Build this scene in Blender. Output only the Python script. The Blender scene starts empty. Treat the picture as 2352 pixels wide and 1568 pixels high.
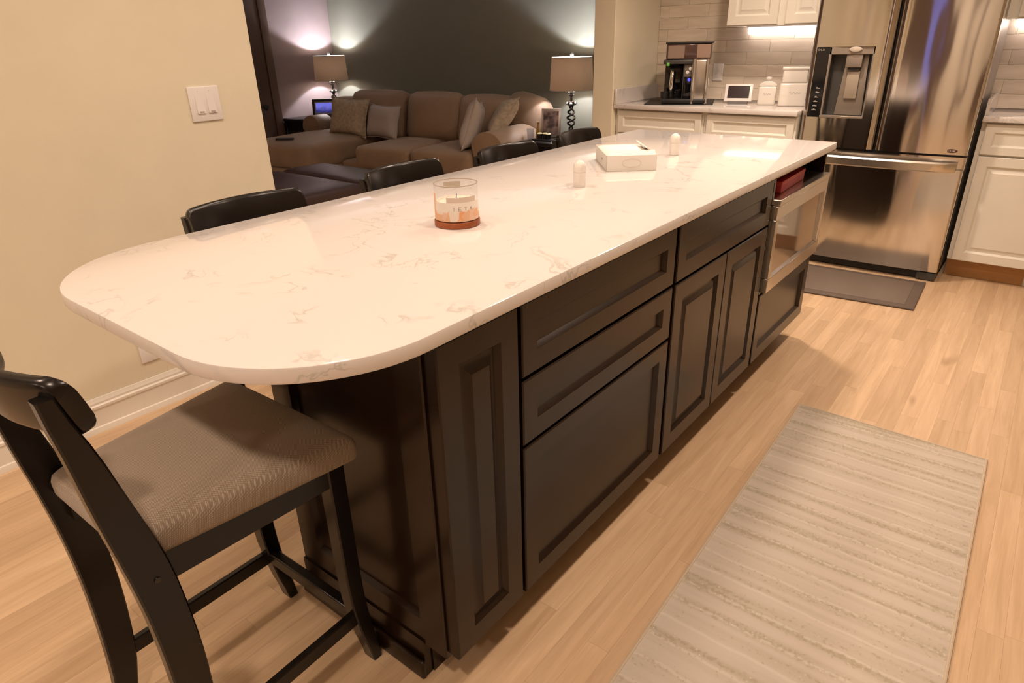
import bpy, bmesh, math, random
from math import radians as R, sin, cos, pi
from mathutils import Vector, Matrix, noise

random.seed(7)
scene = bpy.context.scene
C = scene.collection

# ------------------------------------------------------------------ camera
F_PX, W_PX = 1501.4, 2352.0
YAW, PITCH, ROLL, CAM_H = 0.6767, -0.4309, -0.0252, 1.3396
cam_data = bpy.data.cameras.new('camera')
cam_data.sensor_fit = 'HORIZONTAL'
cam_data.sensor_width = 36.0
cam_data.lens = F_PX / W_PX * 36.0
cam_data.clip_start = 0.02
cam_data.clip_end = 100
cam = bpy.data.objects.new('camera', cam_data)
C.objects.link(cam)
fw = Vector((-sin(YAW) * cos(PITCH), cos(YAW) * cos(PITCH), sin(PITCH)))
rt = Vector((cos(YAW), sin(YAW), 0))
up = rt.cross(fw)
r2 = cos(ROLL) * rt + sin(ROLL) * up
u2 = -sin(ROLL) * rt + cos(ROLL) * up
cam.matrix_world = Matrix(((r2.x, u2.x, -fw.x, 0), (r2.y, u2.y, -fw.y, 0), (r2.z, u2.z, -fw.z, CAM_H), (0, 0, 0, 1)))
scene.camera = cam

# ------------------------------------------------------------------ world, lights, exposure
world = bpy.data.worlds.new('world')
scene.world = world
world.use_nodes = True
world.node_tree.nodes['Background'].inputs[0].default_value = (0.30, 0.27, 0.80, 1)   # dusk outside
world.node_tree.nodes['Background'].inputs[1].default_value = 1.0
vs = scene.view_settings
vs.view_transform = 'Standard'
vs.look = 'None'
vs.exposure = -0.20
vs.gamma = 1.0
vs.use_curve_mapping = False
WARM = (1.0, 0.765, 0.59)


def can_and_fill_light(x, y, p, size=0.16):
    d = bpy.data.lights.new('ceiling_spot_and_fill', 'AREA')
    d.shape = 'DISK'
    d.size = size
    d.energy = p
    d.color = WARM
    d.spread = R(150)
    o = bpy.data.objects.new('ceiling_spot_and_fill', d)
    o.location = (x, y, 2.425)
    C.objects.link(o)


CAN = 13.6
for x, y, k in ((-0.20, -0.28, 1.25), (-1.75, -0.28, 0.95), (-0.20, 1.4, 1.15), (-1.70, 1.2, 0.85), (-1.30, 2.5, 0.8), (-0.2, 3.1, 1.5), (-1.2, 3.55, 2.2),  # aisle spots follow the cast shadows; the others are added to brighten
                (-1.6, -2.2, 1.3), (-0.25, -2.3, 2.0), (-4.8, 0.5, 2.3)):  # unseen fill spots added for the fridge reflections and the dim living room
    can_and_fill_light(x, y, CAN * k)

# ------------------------------------------------------------------ materials
MATS = {}


def nodes_of(name):
    m = bpy.data.materials.new(name)
    m.use_nodes = True
    nt = m.node_tree
    return m, nt, nt.nodes['Principled BSDF']


def setp(b, **k):
    for n, v in k.items():
        b.inputs[n].default_value = v


def col(r, g, b):
    return (r, g, b, 1)


def mat(name, c, rough=0.5, metal=0.0, spec=0.5, bump=0.0, bscale=60, var=0.0, vscale=6.0, stretch=(1, 1, 1), **kw):
    """procedural material: base colour with a soft noise variation and a fine bump"""
    if name in MATS:
        return MATS[name]
    m, nt, b = nodes_of(name)
    N, L = nt.nodes, nt.links
    setp(b, **{'Base Color': col(*c), 'Roughness': rough, 'Metallic': metal, 'Specular IOR Level': spec})
    for k, v in kw.items():
        b.inputs[k.replace('_', ' ')].default_value = v
    tc = N.new('ShaderNodeTexCoord')
    mp = N.new('ShaderNodeMapping')
    mp.inputs['Scale'].default_value = stretch
    L.new(tc.outputs['Object'], mp.inputs['Vector'])
    nz = N.new('ShaderNodeTexNoise')
    nz.inputs['Scale'].default_value = vscale
    nz.inputs['Detail'].default_value = 4
    L.new(mp.outputs['Vector'], nz.inputs['Vector'])
    rp = N.new('ShaderNodeValToRGB')
    v = var if var else 0.02
    rp.color_ramp.elements[0].color = col(*[max(0, x * (1 - v)) for x in c])
    rp.color_ramp.elements[1].color = col(*[min(1, x * (1 + v)) for x in c])
    rp.color_ramp.elements[0].position = 0.3
    rp.color_ramp.elements[1].position = 0.7
    L.new(nz.outputs['Fac'], rp.inputs['Fac'])
    L.new(rp.outputs['Color'], b.inputs['Base Color'])
    if bump:
        n2 = N.new('ShaderNodeTexNoise')
        n2.inputs['Scale'].default_value = bscale
        n2.inputs['Detail'].default_value = 3
        L.new(mp.outputs['Vector'], n2.inputs['Vector'])
        bp = N.new('ShaderNodeBump')
        bp.inputs['Strength'].default_value = bump
        bp.inputs['Distance'].default_value = 0.002
        L.new(n2.outputs['Fac'], bp.inputs['Height'])
        L.new(bp.outputs['Normal'], b.inputs['Normal'])
    MATS[name] = m
    return m


def emit_mat(name, c, s):
    m, nt, b = nodes_of(name)
    setp(b, **{'Base Color': col(0, 0, 0), 'Emission Color': col(*c), 'Emission Strength': s})
    MATS[name] = m
    return m


def mat_quartz():
    m, nt, b = nodes_of('white_quartz')
    N, L = nt.nodes, nt.links
    tc = N.new('ShaderNodeTexCoord')
    wn = N.new('ShaderNodeTexNoise')
    wn.inputs['Scale'].default_value = 5
    wn.inputs['Detail'].default_value = 6
    L.new(tc.outputs['Object'], wn.inputs['Vector'])
    mx = N.new('ShaderNodeMixRGB')
    mx.blend_type = 'ADD'
    mx.inputs[0].default_value = 0.22
    L.new(tc.outputs['Object'], mx.inputs[1])
    L.new(wn.outputs['Color'], mx.inputs[2])
    vo = N.new('ShaderNodeTexNoise')
    vo.inputs['Scale'].default_value = 5.5
    vo.inputs['Detail'].default_value = 3
    vo.inputs['Roughness'].default_value = 0.6
    vo.inputs['Distortion'].default_value = 0.8
    L.new(mx.outputs[0], vo.inputs['Vector'])
    s = N.new('ShaderNodeMath')
    s.operation = 'SUBTRACT'
    s.inputs[1].default_value = 0.5
    L.new(vo.outputs['Fac'], s.inputs[0])
    a = N.new('ShaderNodeMath')
    a.operation = 'ABSOLUTE'
    L.new(s.outputs[0], a.inputs[0])
    r1 = N.new('ShaderNodeMapRange')
    r1.inputs[1].default_value = 0.0
    r1.inputs[2].default_value = 0.022
    r1.inputs[3].default_value = 1.0
    r1.inputs[4].default_value = 0.0
    L.new(a.outputs[0], r1.inputs[0])
    mk = N.new('ShaderNodeTexNoise')
    mk.inputs['Scale'].default_value = 7
    mk.inputs['Detail'].default_value = 2
    L.new(tc.outputs['Object'], mk.inputs['Vector'])
    r2_ = N.new('ShaderNodeMapRange')
    r2_.inputs[1].default_value = 0.5
    r2_.inputs[2].default_value = 0.62
    L.new(mk.outputs['Fac'], r2_.inputs[0])
    mu = N.new('ShaderNodeMath')
    mu.operation = 'MULTIPLY'
    L.new(r1.outputs[0], mu.inputs[0])
    L.new(r2_.outputs[0], mu.inputs[1])
    mix = N.new('ShaderNodeMixRGB')
    mix.inputs[1].default_value = col(0.69, 0.655, 0.64)
    mix.inputs[2].default_value = col(0.51, 0.50, 0.48)
    L.new(mu.outputs[0], mix.inputs[0])
    L.new(mix.outputs[0], b.inputs['Base Color'])
    setp(b, **{'Roughness': 0.07, 'Specular IOR Level': 0.55})
    return m


def mat_plank():
    m, nt, b = nodes_of('natural_oak')
    N, L = nt.nodes, nt.links
    geo = N.new('ShaderNodeNewGeometry')
    oi = N.new('ShaderNodeObjectInfo')
    at = N.new('ShaderNodeAttribute')
    at.attribute_name = 'tone'
    rnd = N.new('ShaderNodeMath')
    rnd.operation = 'ADD'
    L.new(oi.outputs['Random'], rnd.inputs[0])
    L.new(at.outputs['Fac'], rnd.inputs[1])
    off = N.new('ShaderNodeVectorMath')
    off.operation = 'SCALE'
    off.inputs[0].default_value = (3, 17, 5)
    L.new(rnd.outputs[0], off.inputs['Scale'])
    ad = N.new('ShaderNodeVectorMath')
    L.new(geo.outputs['Position'], ad.inputs[0])
    L.new(off.outputs[0], ad.inputs[1])
    mp = N.new('ShaderNodeMapping')
    mp.inputs['Scale'].default_value = (26, 1.6, 1)
    L.new(ad.outputs[0], mp.inputs['Vector'])
    nz = N.new('ShaderNodeTexNoise')
    nz.inputs['Scale'].default_value = 1.6
    nz.inputs['Detail'].default_value = 7
    nz.inputs['Roughness'].default_value = 0.65
    nz.inputs['Distortion'].default_value = 0.6
    L.new(mp.outputs[0], nz.inputs['Vector'])
    rp = N.new('ShaderNodeValToRGB')
    e = rp.color_ramp.elements
    e[0].position, e[0].color = 0.22, col(0.49, 0.335, 0.205)
    e[1].position, e[1].color = 0.66, col(0.655, 0.485, 0.32)
    L.new(nz.outputs['Fac'], rp.inputs['Fac'])
    # tone of each plank
    tr = N.new('ShaderNodeValToRGB')
    tr.color_ramp.elements[0].color = col(0.88, 0.85, 0.82)
    tr.color_ramp.elements[1].color = col(1.07, 1.07, 1.06)
    fr = N.new('ShaderNodeMath')
    fr.operation = 'FRACT'
    L.new(rnd.outputs[0], fr.inputs[0])
    L.new(fr.outputs[0], tr.inputs['Fac'])
    mu = N.new('ShaderNodeMixRGB')
    mu.blend_type = 'MULTIPLY'
    mu.inputs[0].default_value = 1.0
    L.new(rp.outputs[0], mu.inputs[1])
    L.new(tr.outputs[0], mu.inputs[2])
    # knots
    mk = N.new('ShaderNodeMapping')
    mk.inputs['Scale'].default_value = (6, 2.2, 1)
    L.new(ad.outputs[0], mk.inputs['Vector'])
    kn = N.new('ShaderNodeTexNoise')
    kn.inputs['Scale'].default_value = 1.5
    kn.inputs['Detail'].default_value = 2
    L.new(mk.outputs[0], kn.inputs['Vector'])
    kr = N.new('ShaderNodeMapRange')
    kr.inputs[1].default_value = 0.70
    kr.inputs[2].default_value = 0.80
    kr.inputs[4].default_value = 0.6
    L.new(kn.outputs['Fac'], kr.inputs[0])
    m2 = N.new('ShaderNodeMixRGB')
    m2.inputs[2].default_value = col(0.33, 0.20, 0.11)
    L.new(kr.outputs[0], m2.inputs[0])
    L.new(mu.outputs[0], m2.inputs[1])
    L.new(m2.outputs[0], b.inputs['Base Color'])
    setp(b, **{'Roughness': 0.34, 'Specular IOR Level': 0.35})
    return m


def mat_rug():
    m, nt, b = nodes_of('woven_runner')
    N, L = nt.nodes, nt.links
    tc = N.new('ShaderNodeTexCoord')
    mp = N.new('ShaderNodeMapping')
    mp.inputs['Scale'].default_value = (0.9, 27, 1)
    L.new(tc.outputs['Object'], mp.inputs['Vector'])
    # bands across the runner
    n1 = N.new('ShaderNodeTexNoise')
    n1.inputs['Scale'].default_value = 1.0
    n1.inputs['Detail'].default_value = 1
    L.new(mp.outputs[0], n1.inputs['Vector'])
    rp = N.new('ShaderNodeValToRGB')
    e = rp.color_ramp.elements
    e[0].position, e[0].color = 0.33, col(0.425, 0.38, 0.305)
    e[1].position, e[1].color = 0.62, col(0.525, 0.47, 0.41)
    x = rp.color_ramp.elements.new(0.47)
    x.color = col(0.485, 0.43, 0.365)
    L.new(n1.outputs['Fac'], rp.inputs['Fac'])
    # thin pale ridges
    w = N.new('ShaderNodeTexWave')
    w.wave_type = 'BANDS'
    w.bands_direction = 'Y'
    w.inputs['Scale'].default_value = 4.4
    w.inputs['Distortion'].default_value = 1.0
    w.inputs['Detail'].default_value = 2
    w.inputs['Detail Scale'].default_value = 2
    L.new(tc.outputs['Object'], w.inputs['Vector'])
    wr = N.new('ShaderNodeMapRange')
    wr.inputs[1].default_value = 0.93
    wr.inputs[2].default_value = 1.0
    wr.inputs[4].default_value = 0.6
    L.new(w.outputs['Fac'], wr.inputs[0])
    mr = N.new('ShaderNodeMixRGB')
    mr.inputs[2].default_value = col(0.60, 0.55, 0.485)
    L.new(wr.outputs[0], mr.inputs[0])
    L.new(rp.outputs[0], mr.inputs[1])
    # flecks, denser in the darker bands
    fl = N.new('ShaderNodeTexNoise')
    fl.inputs['Scale'].default_value = 95
    fl.inputs['Detail'].default_value = 2
    L.new(tc.outputs['Object'], fl.inputs['Vector'])
    sb = N.new('ShaderNodeMath')
    sb.operation = 'SUBTRACT'
    L.new(fl.outputs['Fac'], sb.inputs[0])
    L.new(n1.outputs['Fac'], sb.inputs[1])
    fr = N.new('ShaderNodeMapRange')
    fr.inputs[1].default_value = 0.10
    fr.inputs[2].default_value = 0.24
    fr.inputs[4].default_value = 0.62
    L.new(sb.outputs[0], fr.inputs[0])
    m2 = N.new('ShaderNodeMixRGB')
    m2.inputs[2].default_value = col(0.36, 0.305, 0.22)
    L.new(fr.outputs[0], m2.inputs[0])
    L.new(mr.outputs[0], m2.inputs[1])
    # pale dots
    fd = N.new('ShaderNodeTexVoronoi')
    fd.inputs['Scale'].default_value = 75
    L.new(tc.outputs['Object'], fd.inputs['Vector'])
    dr = N.new('ShaderNodeMapRange')
    dr.inputs[1].default_value = 0.22
    dr.inputs[2].default_value = 0.12
    dr.inputs[4].default_value = 0.55
    L.new(fd.outputs['Distance'], dr.inputs[0])
    bn = N.new('ShaderNodeMapRange')
    bn.inputs[1].default_value = 0.5
    bn.inputs[2].default_value = 0.4
    L.new(n1.outputs['Fac'], bn.inputs[0])
    dm = N.new('ShaderNodeMath')
    dm.operation = 'MULTIPLY'
    L.new(dr.outputs[0], dm.inputs[0])
    L.new(bn.outputs[0], dm.inputs[1])
    m3 = N.new('ShaderNodeMixRGB')
    m3.inputs[2].default_value = col(0.68, 0.62, 0.54)
    L.new(dm.outputs[0], m3.inputs[0])
    L.new(m2.outputs[0], m3.inputs[1])
    L.new(m3.outputs[0], b.inputs['Base Color'])
    bp = N.new('ShaderNodeBump')
    bp.inputs['Strength'].default_value = 0.5
    bp.inputs['Distance'].default_value = 0.002
    L.new(fl.outputs['Fac'], bp.inputs['Height'])
    L.new(bp.outputs[0], b.inputs['Normal'])
    setp(b, **{'Roughness': 0.9, 'Specular IOR Level': 0.1})
    return m


def mat_weave(name, c1, c2, scale=300.0, sheen=0.2):
    m, nt, b = nodes_of(name)
    N, L = nt.nodes, nt.links
    tc = N.new('ShaderNodeTexCoord')
    ws = []
    for rot in (R(45), R(-45)):
        mp = N.new('ShaderNodeMapping')
        mp.inputs['Rotation'].default_value = (R(38), R(27), rot)
        L.new(tc.outputs['Object'], mp.inputs['Vector'])
        w = N.new('ShaderNodeTexWave')
        w.inputs['Scale'].default_value = scale / 10
        w.inputs['Distortion'].default_value = 1.2
        w.inputs['Detail'].default_value = 1
        w.inputs['Detail Scale'].default_value = 3
        L.new(mp.outputs[0], w.inputs['Vector'])
        ws.append(w)
    mu = N.new('ShaderNodeMath')
    mu.operation = 'MULTIPLY'
    L.new(ws[0].outputs['Fac'], mu.inputs[0])
    L.new(ws[1].outputs['Fac'], mu.inputs[1])
    rp = N.new('ShaderNodeValToRGB')
    rp.color_ramp.elements[0].color = col(*c1)
    rp.color_ramp.elements[1].color = col(*c2)
    L.new(mu.outputs[0], rp.inputs['Fac'])
    L.new(rp.outputs[0], b.inputs['Base Color'])
    bp = N.new('ShaderNodeBump')
    bp.inputs['Strength'].default_value = 0.35
    bp.inputs['Distance'].default_value = 0.0015
    L.new(mu.outputs[0], bp.inputs['Height'])
    L.new(bp.outputs[0], b.inputs['Normal'])
    setp(b, **{'Roughness': 0.85, 'Specular IOR Level': 0.2, 'Sheen Weight': sheen})
    return m


def mat_steel(name, c=(0.66, 0.63, 0.59), rough=0.09, aniso=True):
    m, nt, b = nodes_of(name)
    N, L = nt.nodes, nt.links
    tc = N.new('ShaderNodeTexCoord')
    mp = N.new('ShaderNodeMapping')
    mp.inputs['Scale'].default_value = (3.0, 3.0, 0.7)
    L.new(tc.outputs['Object'], mp.inputs['Vector'])
    nz = N.new('ShaderNodeTexNoise')
    nz.inputs['Scale'].default_value = 2.2
    nz.inputs['Detail'].default_value = 1
    L.new(mp.outputs[0], nz.inputs['Vector'])
    bp = N.new('ShaderNodeBump')
    bp.inputs['Strength'].default_value = 0.06
    bp.inputs['Distance'].default_value = 0.05
    L.new(nz.outputs['Fac'], bp.inputs['Height'])
    L.new(bp.outputs[0], b.inputs['Normal'])
    setp(b, **{'Base Color': col(*c), 'Metallic': 1.0, 'Roughness': rough})
    if aniso:
        setp(b, **{'Anisotropic': 0.85, 'Anisotropic Rotation': 0.25})
        tg = N.new('ShaderNodeTangent')
        tg.direction_type = 'RADIAL'
        tg.axis = 'Z'
        L.new(tg.outputs[0], b.inputs['Tangent'])
    return m


QUARTZ = mat_quartz()
OAK = mat_plank()
RUG = mat_rug()
SEAT_FABRIC = mat_weave('taupe_twill', (0.22, 0.175, 0.135), (0.46, 0.38, 0.30), 1300)
ESPRESSO = mat('espresso_wood', (0.013, 0.0058, 0.0027), 0.24, spec=0.38, bump=0.05, bscale=50, var=0.25, vscale=9, stretch=(1, 1, 0.12))
STOOL_WOOD = mat('dark_stool_wood', (0.0050, 0.0034, 0.0028), 0.26, spec=0.42, bump=0.03, var=0.2)
WALL = mat('cream_paint', (0.78, 0.725, 0.58), 0.55, spec=0.25, bump=0.12, bscale=160)
TRIM = mat('white_trim_paint', (0.80, 0.765, 0.70), 0.35)
CAB = mat('antique_white_cabinet', (0.76, 0.74, 0.67), 0.38)
PLATE = mat('white_plastic', (0.82, 0.80, 0.80), 0.3)
CEIL = mat('ceiling_paint', (0.80, 0.78, 0.74), 0.8)
STEEL = mat_steel('brushed_steel')
STEEL2 = mat_steel('satin_steel', (0.66, 0.62, 0.56), 0.28, False)
CHROME = mat('polished_chrome', (0.8, 0.8, 0.8), 0.08, metal=1.0)
BLACK_GLOSS = mat('black_gloss', (0.006, 0.006, 0.007), 0.08, spec=0.6)
BLACK_MATTE = mat('black_plastic', (0.012, 0.012, 0.013), 0.45)
DARK_GREY = mat('dark_grey_plastic', (0.05, 0.048, 0.045), 0.4)
GREY_STEEL = mat('dispenser_grey', (0.33, 0.29, 0.25), 0.35, metal=0.5)
OLIVE = mat('olive_paint', (0.26, 0.26, 0.205), 0.7, spec=0.2, bump=0.1, bscale=150)
MAUVE = mat('mauve_grey_paint', (0.40, 0.315, 0.305), 0.7, spec=0.2, bump=0.1, bscale=150)
SOFA = mat('tan_microfibre', (0.305, 0.205, 0.13), 0.55, spec=0.3, bump=0.2, bscale=200, var=0.10, vscale=5, Sheen_Weight=0.25)
LEATHER = mat('brown_leather', (0.055, 0.032, 0.032), 0.36, spec=0.5, bump=0.2, bscale=120, var=0.15)
DOORWOOD = mat('dark_brown_door', (0.11, 0.068, 0.05), 0.45, bump=0.1, var=0.2, stretch=(1, 1, 0.1), vscale=14)
TOE = mat('oak_toe_board', (0.42, 0.215, 0.075), 0.45, var=0.18, vscale=10, stretch=(0.2, 1, 1))
MATRUB = mat('brown_rubber_mat', (0.105, 0.078, 0.062), 0.55, bump=0.25, bscale=90, var=0.1)
GROOVE = mat('floor_joint', (0.45, 0.30, 0.18), 0.7)


def mat_tile():
    m, nt, b = nodes_of('beige_stone_tile')
    N, L = nt.nodes, nt.links
    geo = N.new('ShaderNodeNewGeometry')
    oi = N.new('ShaderNodeObjectInfo')
    sc = N.new('ShaderNodeVectorMath')
    sc.operation = 'SCALE'
    sc.inputs[0].default_value = (7, 3, 11)
    L.new(oi.outputs['Random'], sc.inputs['Scale'])
    ad = N.new('ShaderNodeVectorMath')
    L.new(geo.outputs['Position'], ad.inputs[0])
    L.new(sc.outputs[0], ad.inputs[1])
    mp = N.new('ShaderNodeMapping')
    mp.inputs['Scale'].default_value = (2.2, 1, 14)
    L.new(ad.outputs[0], mp.inputs['Vector'])
    nz = N.new('ShaderNodeTexNoise')
    nz.inputs['Scale'].default_value = 2
    nz.inputs['Detail'].default_value = 4
    L.new(mp.outputs[0], nz.inputs['Vector'])
    rp = N.new('ShaderNodeValToRGB')
    e = rp.color_ramp.elements
    e[0].position, e[0].color = 0.3, col(0.66, 0.575, 0.47)
    e[1].position, e[1].color = 0.7, col(0.78, 0.70, 0.60)
    L.new(nz.outputs['Fac'], rp.inputs['Fac'])
    hs = N.new('ShaderNodeHueSaturation')
    vr = N.new('ShaderNodeMapRange')
    vr.inputs[3].default_value = 0.90
    vr.inputs[4].default_value = 1.06
    L.new(oi.outputs['Random'], vr.inputs[0])
    L.new(vr.outputs[0], hs.inputs['Value'])
    L.new(rp.outputs[0], hs.inputs['Color'])
    L.new(hs.outputs[0], b.inputs['Base Color'])
    setp(b, **{'Roughness': 0.22, 'Specular IOR Level': 0.5})
    return m


TILE = mat_tile()
GROUT = mat('grout', (0.66, 0.575, 0.47), 0.8)


def mat_glass(name='clear_glass', rough=0.0, c=(1, 1, 1)):
    m, nt, b = nodes_of(name)
    setp(b, **{'Base Color': col(*c), 'Roughness': rough, 'Transmission Weight': 1.0, 'IOR': 1.45})
    return m


def mat_thin(name, tint=(1, 1, 1), grey=0.0):
    m, nt, b = nodes_of(name)
    N, L = nt.nodes, nt.links
    t = N.new('ShaderNodeBsdfTransparent')
    t.inputs['Color'].default_value = col(*tint)
    g = N.new('ShaderNodeBsdfGlossy')
    g.inputs['Roughness'].default_value = 0.03
    lw = N.new('ShaderNodeLayerWeight')
    lw.inputs['Blend'].default_value = 0.12
    f = N.new('ShaderNodeMapRange')
    f.inputs[3].default_value = 0.03
    f.inputs[4].default_value = 0.35
    L.new(lw.outputs['Facing'], f.inputs[0])
    mx = N.new('ShaderNodeMixShader')
    L.new(f.outputs[0], mx.inputs[0])
    L.new(t.outputs[0], mx.inputs[1])
    L.new(g.outputs[0], mx.inputs[2])
    L.new(mx.outputs[0], N['Material Output'].inputs['Surface'])
    return m


GLASS = mat_thin('clear_glass', (0.97, 0.965, 0.96))


def mat_shade():
    m, nt, b = nodes_of('linen_lamp_shade')
    N, L = nt.nodes, nt.links
    tc = N.new('ShaderNodeTexCoord')
    w = N.new('ShaderNodeTexNoise')
    w.inputs['Scale'].default_value = 60
    L.new(tc.outputs['Object'], w.inputs['Vector'])
    rp = N.new('ShaderNodeValToRGB')
    rp.color_ramp.elements[0].color = col(0.62, 0.51, 0.39)
    rp.color_ramp.elements[1].color = col(0.70, 0.60, 0.47)
    L.new(w.outputs['Fac'], rp.inputs['Fac'])
    L.new(rp.outputs[0], b.inputs['Base Color'])
    setp(b, **{'Roughness': 0.9, 'Specular IOR Level': 0.1})
    tr = N.new('ShaderNodeBsdfTranslucent')
    tr.inputs['Color'].default_value = col(0.60, 0.47, 0.35)
    mx = N.new('ShaderNodeMixShader')
    mx.inputs[0].default_value = 0.10
    L.new(b.outputs[0], mx.inputs[1])
    L.new(tr.outputs[0], mx.inputs[2])
    L.new(mx.outputs[0], N['Material Output'].inputs['Surface'])
    return m


SHADE = mat_shade()


# ------------------------------------------------------------------ mesh helpers
class B:
    def __init__(s):
        s.bm = bmesh.new()

    def _rec(s, n0):
        s.bm.verts.ensure_lookup_table()
        return list(s.bm.verts)[n0:]

    def box(s, x0, x1, y0, y1, z0, z1, bev=0.0, seg=2, mtx=None):
        n0 = len(s.bm.verts)
        v = [s.bm.verts.new(p) for p in ((x0, y0, z0), (x1, y0, z0), (x1, y1, z0), (x0, y1, z0), (x0, y0, z1), (x1, y0, z1), (x1, y1, z1), (x0, y1, z1))]
        fs = [s.bm.faces.new([v[i] for i in q]) for q in ((3, 2, 1, 0), (4, 5, 6, 7), (0, 1, 5, 4), (1, 2, 6, 5), (2, 3, 7, 6), (3, 0, 4, 7))]
        if bev:
            es = list({e for f in fs for e in f.edges})
            bmesh.ops.bevel(s.bm, geom=es, offset=bev, segments=seg, profile=0.5, affect='EDGES', clamp_overlap=True)
        if mtx is not None:
            for w in s._rec(n0):
                w.co = mtx @ w.co
        return s

    def prism(s, pts, axis, a, b, bev=0.0, seg=2, mtx=None):
        """polygon in a plane extruded along axis ('x': pts=(y,z); 'y': (x,z); 'z': (x,y))"""
        n0 = len(s.bm.verts)

        def P(p, t):
            return {'x': (t, p[0], p[1]), 'y': (p[0], t, p[1]), 'z': (p[0], p[1], t)}[axis]
        lo = [s.bm.verts.new(P(p, a)) for p in pts]
        hi = [s.bm.verts.new(P(p, b)) for p in pts]
        n = len(pts)
        fs = [s.bm.faces.new(lo[::-1]), s.bm.faces.new(hi)]
        for i in range(n):
            fs.append(s.bm.faces.new((lo[i], lo[(i + 1) % n], hi[(i + 1) % n], hi[i])))
        bmesh.ops.recalc_face_normals(s.bm, faces=fs)
        if bev:
            es = list({e for f in fs[:2] for e in f.edges})
            bmesh.ops.bevel(s.bm, geom=es, offset=bev, segments=seg, profile=0.5, affect='EDGES', clamp_overlap=True)
        if mtx is not None:
            for w in s._rec(n0):
                w.co = mtx @ w.co
        return s

    def lathe(s, prof, n=24, cx=0, cy=0, cz=0, cap=True, mtx=None):
        n0 = len(s.bm.verts)
        rings = []
        for r, z in prof:
            rings.append([s.bm.verts.new((cx + max(r, 1e-5) * cos(2 * pi * i / n), cy + max(r, 1e-5) * sin(2 * pi * i / n), cz + z)) for i in range(n)])
        fs = []
        for a, b in zip(rings, rings[1:]):
            for i in range(n):
                fs.append(s.bm.faces.new((a[i], a[(i + 1) % n], b[(i + 1) % n], b[i])))
        if cap:
            fs.append(s.bm.faces.new(rings[0][::-1]))
            fs.append(s.bm.faces.new(rings[-1]))
        bmesh.ops.recalc_face_normals(s.bm, faces=fs)
        if mtx is not None:
            for w in s._rec(n0):
                w.co = mtx @ w.co
        return s

    def tube(s, pts, rad, n=10, cap=True):
        pts = [Vector(p) for p in pts]
        rads = rad if isinstance(rad, (list, tuple)) else [rad] * len(pts)
        rings = []
        prev = None
        for i, p in enumerate(pts):
            d = (pts[min(i + 1, len(pts) - 1)] - pts[max(i - 1, 0)]).normalized()
            if prev is None:
                a = d.orthogonal().normalized()
            else:
                a = (prev - d * prev.dot(d)).normalized()
            prev = a
            b = d.cross(a)
            rings.append([s.bm.verts.new(p + rads[i] * (a * cos(2 * pi * k / n) + b * sin(2 * pi * k / n))) for k in range(n)])
        fs = []
        for a, b in zip(rings, rings[1:]):
            for i in range(n):
                fs.append(s.bm.faces.new((a[i], a[(i + 1) % n], b[(i + 1) % n], b[i])))
        if cap:
            fs.append(s.bm.faces.new(rings[0][::-1]))
            fs.append(s.bm.faces.new(rings[-1]))
        bmesh.ops.recalc_face_normals(s.bm, faces=fs)
        return s

    def sweep(s, sections, closed_ends=True):
        """sections: list of equal-length vertex loops"""
        rings = [[s.bm.verts.new(p) for p in sec] for sec in sections]
        fs = []
        n = len(rings[0])
        for a, b in zip(rings, rings[1:]):
            for i in range(n):
                fs.append(s.bm.faces.new((a[i], a[(i + 1) % n], b[(i + 1) % n], b[i])))
        if closed_ends:
            fs.append(s.bm.faces.new(rings[0][::-1]))
            fs.append(s.bm.faces.new(rings[-1]))
        bmesh.ops.recalc_face_normals(s.bm, faces=fs)
        return s

    def soft(s, cx, cy, cz, w, d, h, r=0.05, crown=0.0, front=0.0, n=9, mtx=None):
        """soft upholstered block: a rounded box whose top (and front) swells"""
        n0 = len(s.bm.verts)
        tmp = {}
        hw, hd, hh = w / 2, d / 2, h / 2

        def V(i, j, k):
            key = (i, j, k)
            if key in tmp:
                return tmp[key]
            u = [2 * t / n - 1 for t in key]
            # denser near the edges
            u = [math.copysign(1 - (1 - abs(t)) ** 1.6, t) for t in u]
            p = Vector((u[0] * hw, u[1] * hd, u[2] * hh))
            q = Vector((max(-hw + r, min(hw - r, p.x)), max(-hd + r, min(hd - r, p.y)), max(-hh + r, min(hh - r, p.z))))
            dlt = p - q
            if dlt.length > 1e-9:
                p = q + dlt.normalized() * r
            if crown and u[2] > -1:
                p.z += crown * (1 - u[0] ** 2) * (1 - u[1] ** 2) * (u[2] + 1) / 2
            if front and u[1] < 1:
                p.y -= front * (1 - u[0] ** 2) * (1 - u[2] ** 2) * (1 - u[1]) / 2
            tmp[key] = s.bm.verts.new(p)
            return tmp[key]
        for a in range(n):
            for b in range(n):
                for k, flip in ((0, 0), (n, 1)):
                    for ax in range(3):
                        def K(i, j):
                            c = [0, 0, 0]
                            c[ax] = k
                            c[(ax + 1) % 3] = i
                            c[(ax + 2) % 3] = j
                            return V(*c)
                        q = (K(a, b), K(a + 1, b), K(a + 1, b + 1), K(a, b + 1))
                        s.bm.faces.new(q if flip else q[::-1])
        M = Matrix.Translation((cx, cy, cz)) @ (mtx or Matrix())
        for w_ in s._rec(n0):
            w_.co = M @ w_.co
        return s

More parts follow.
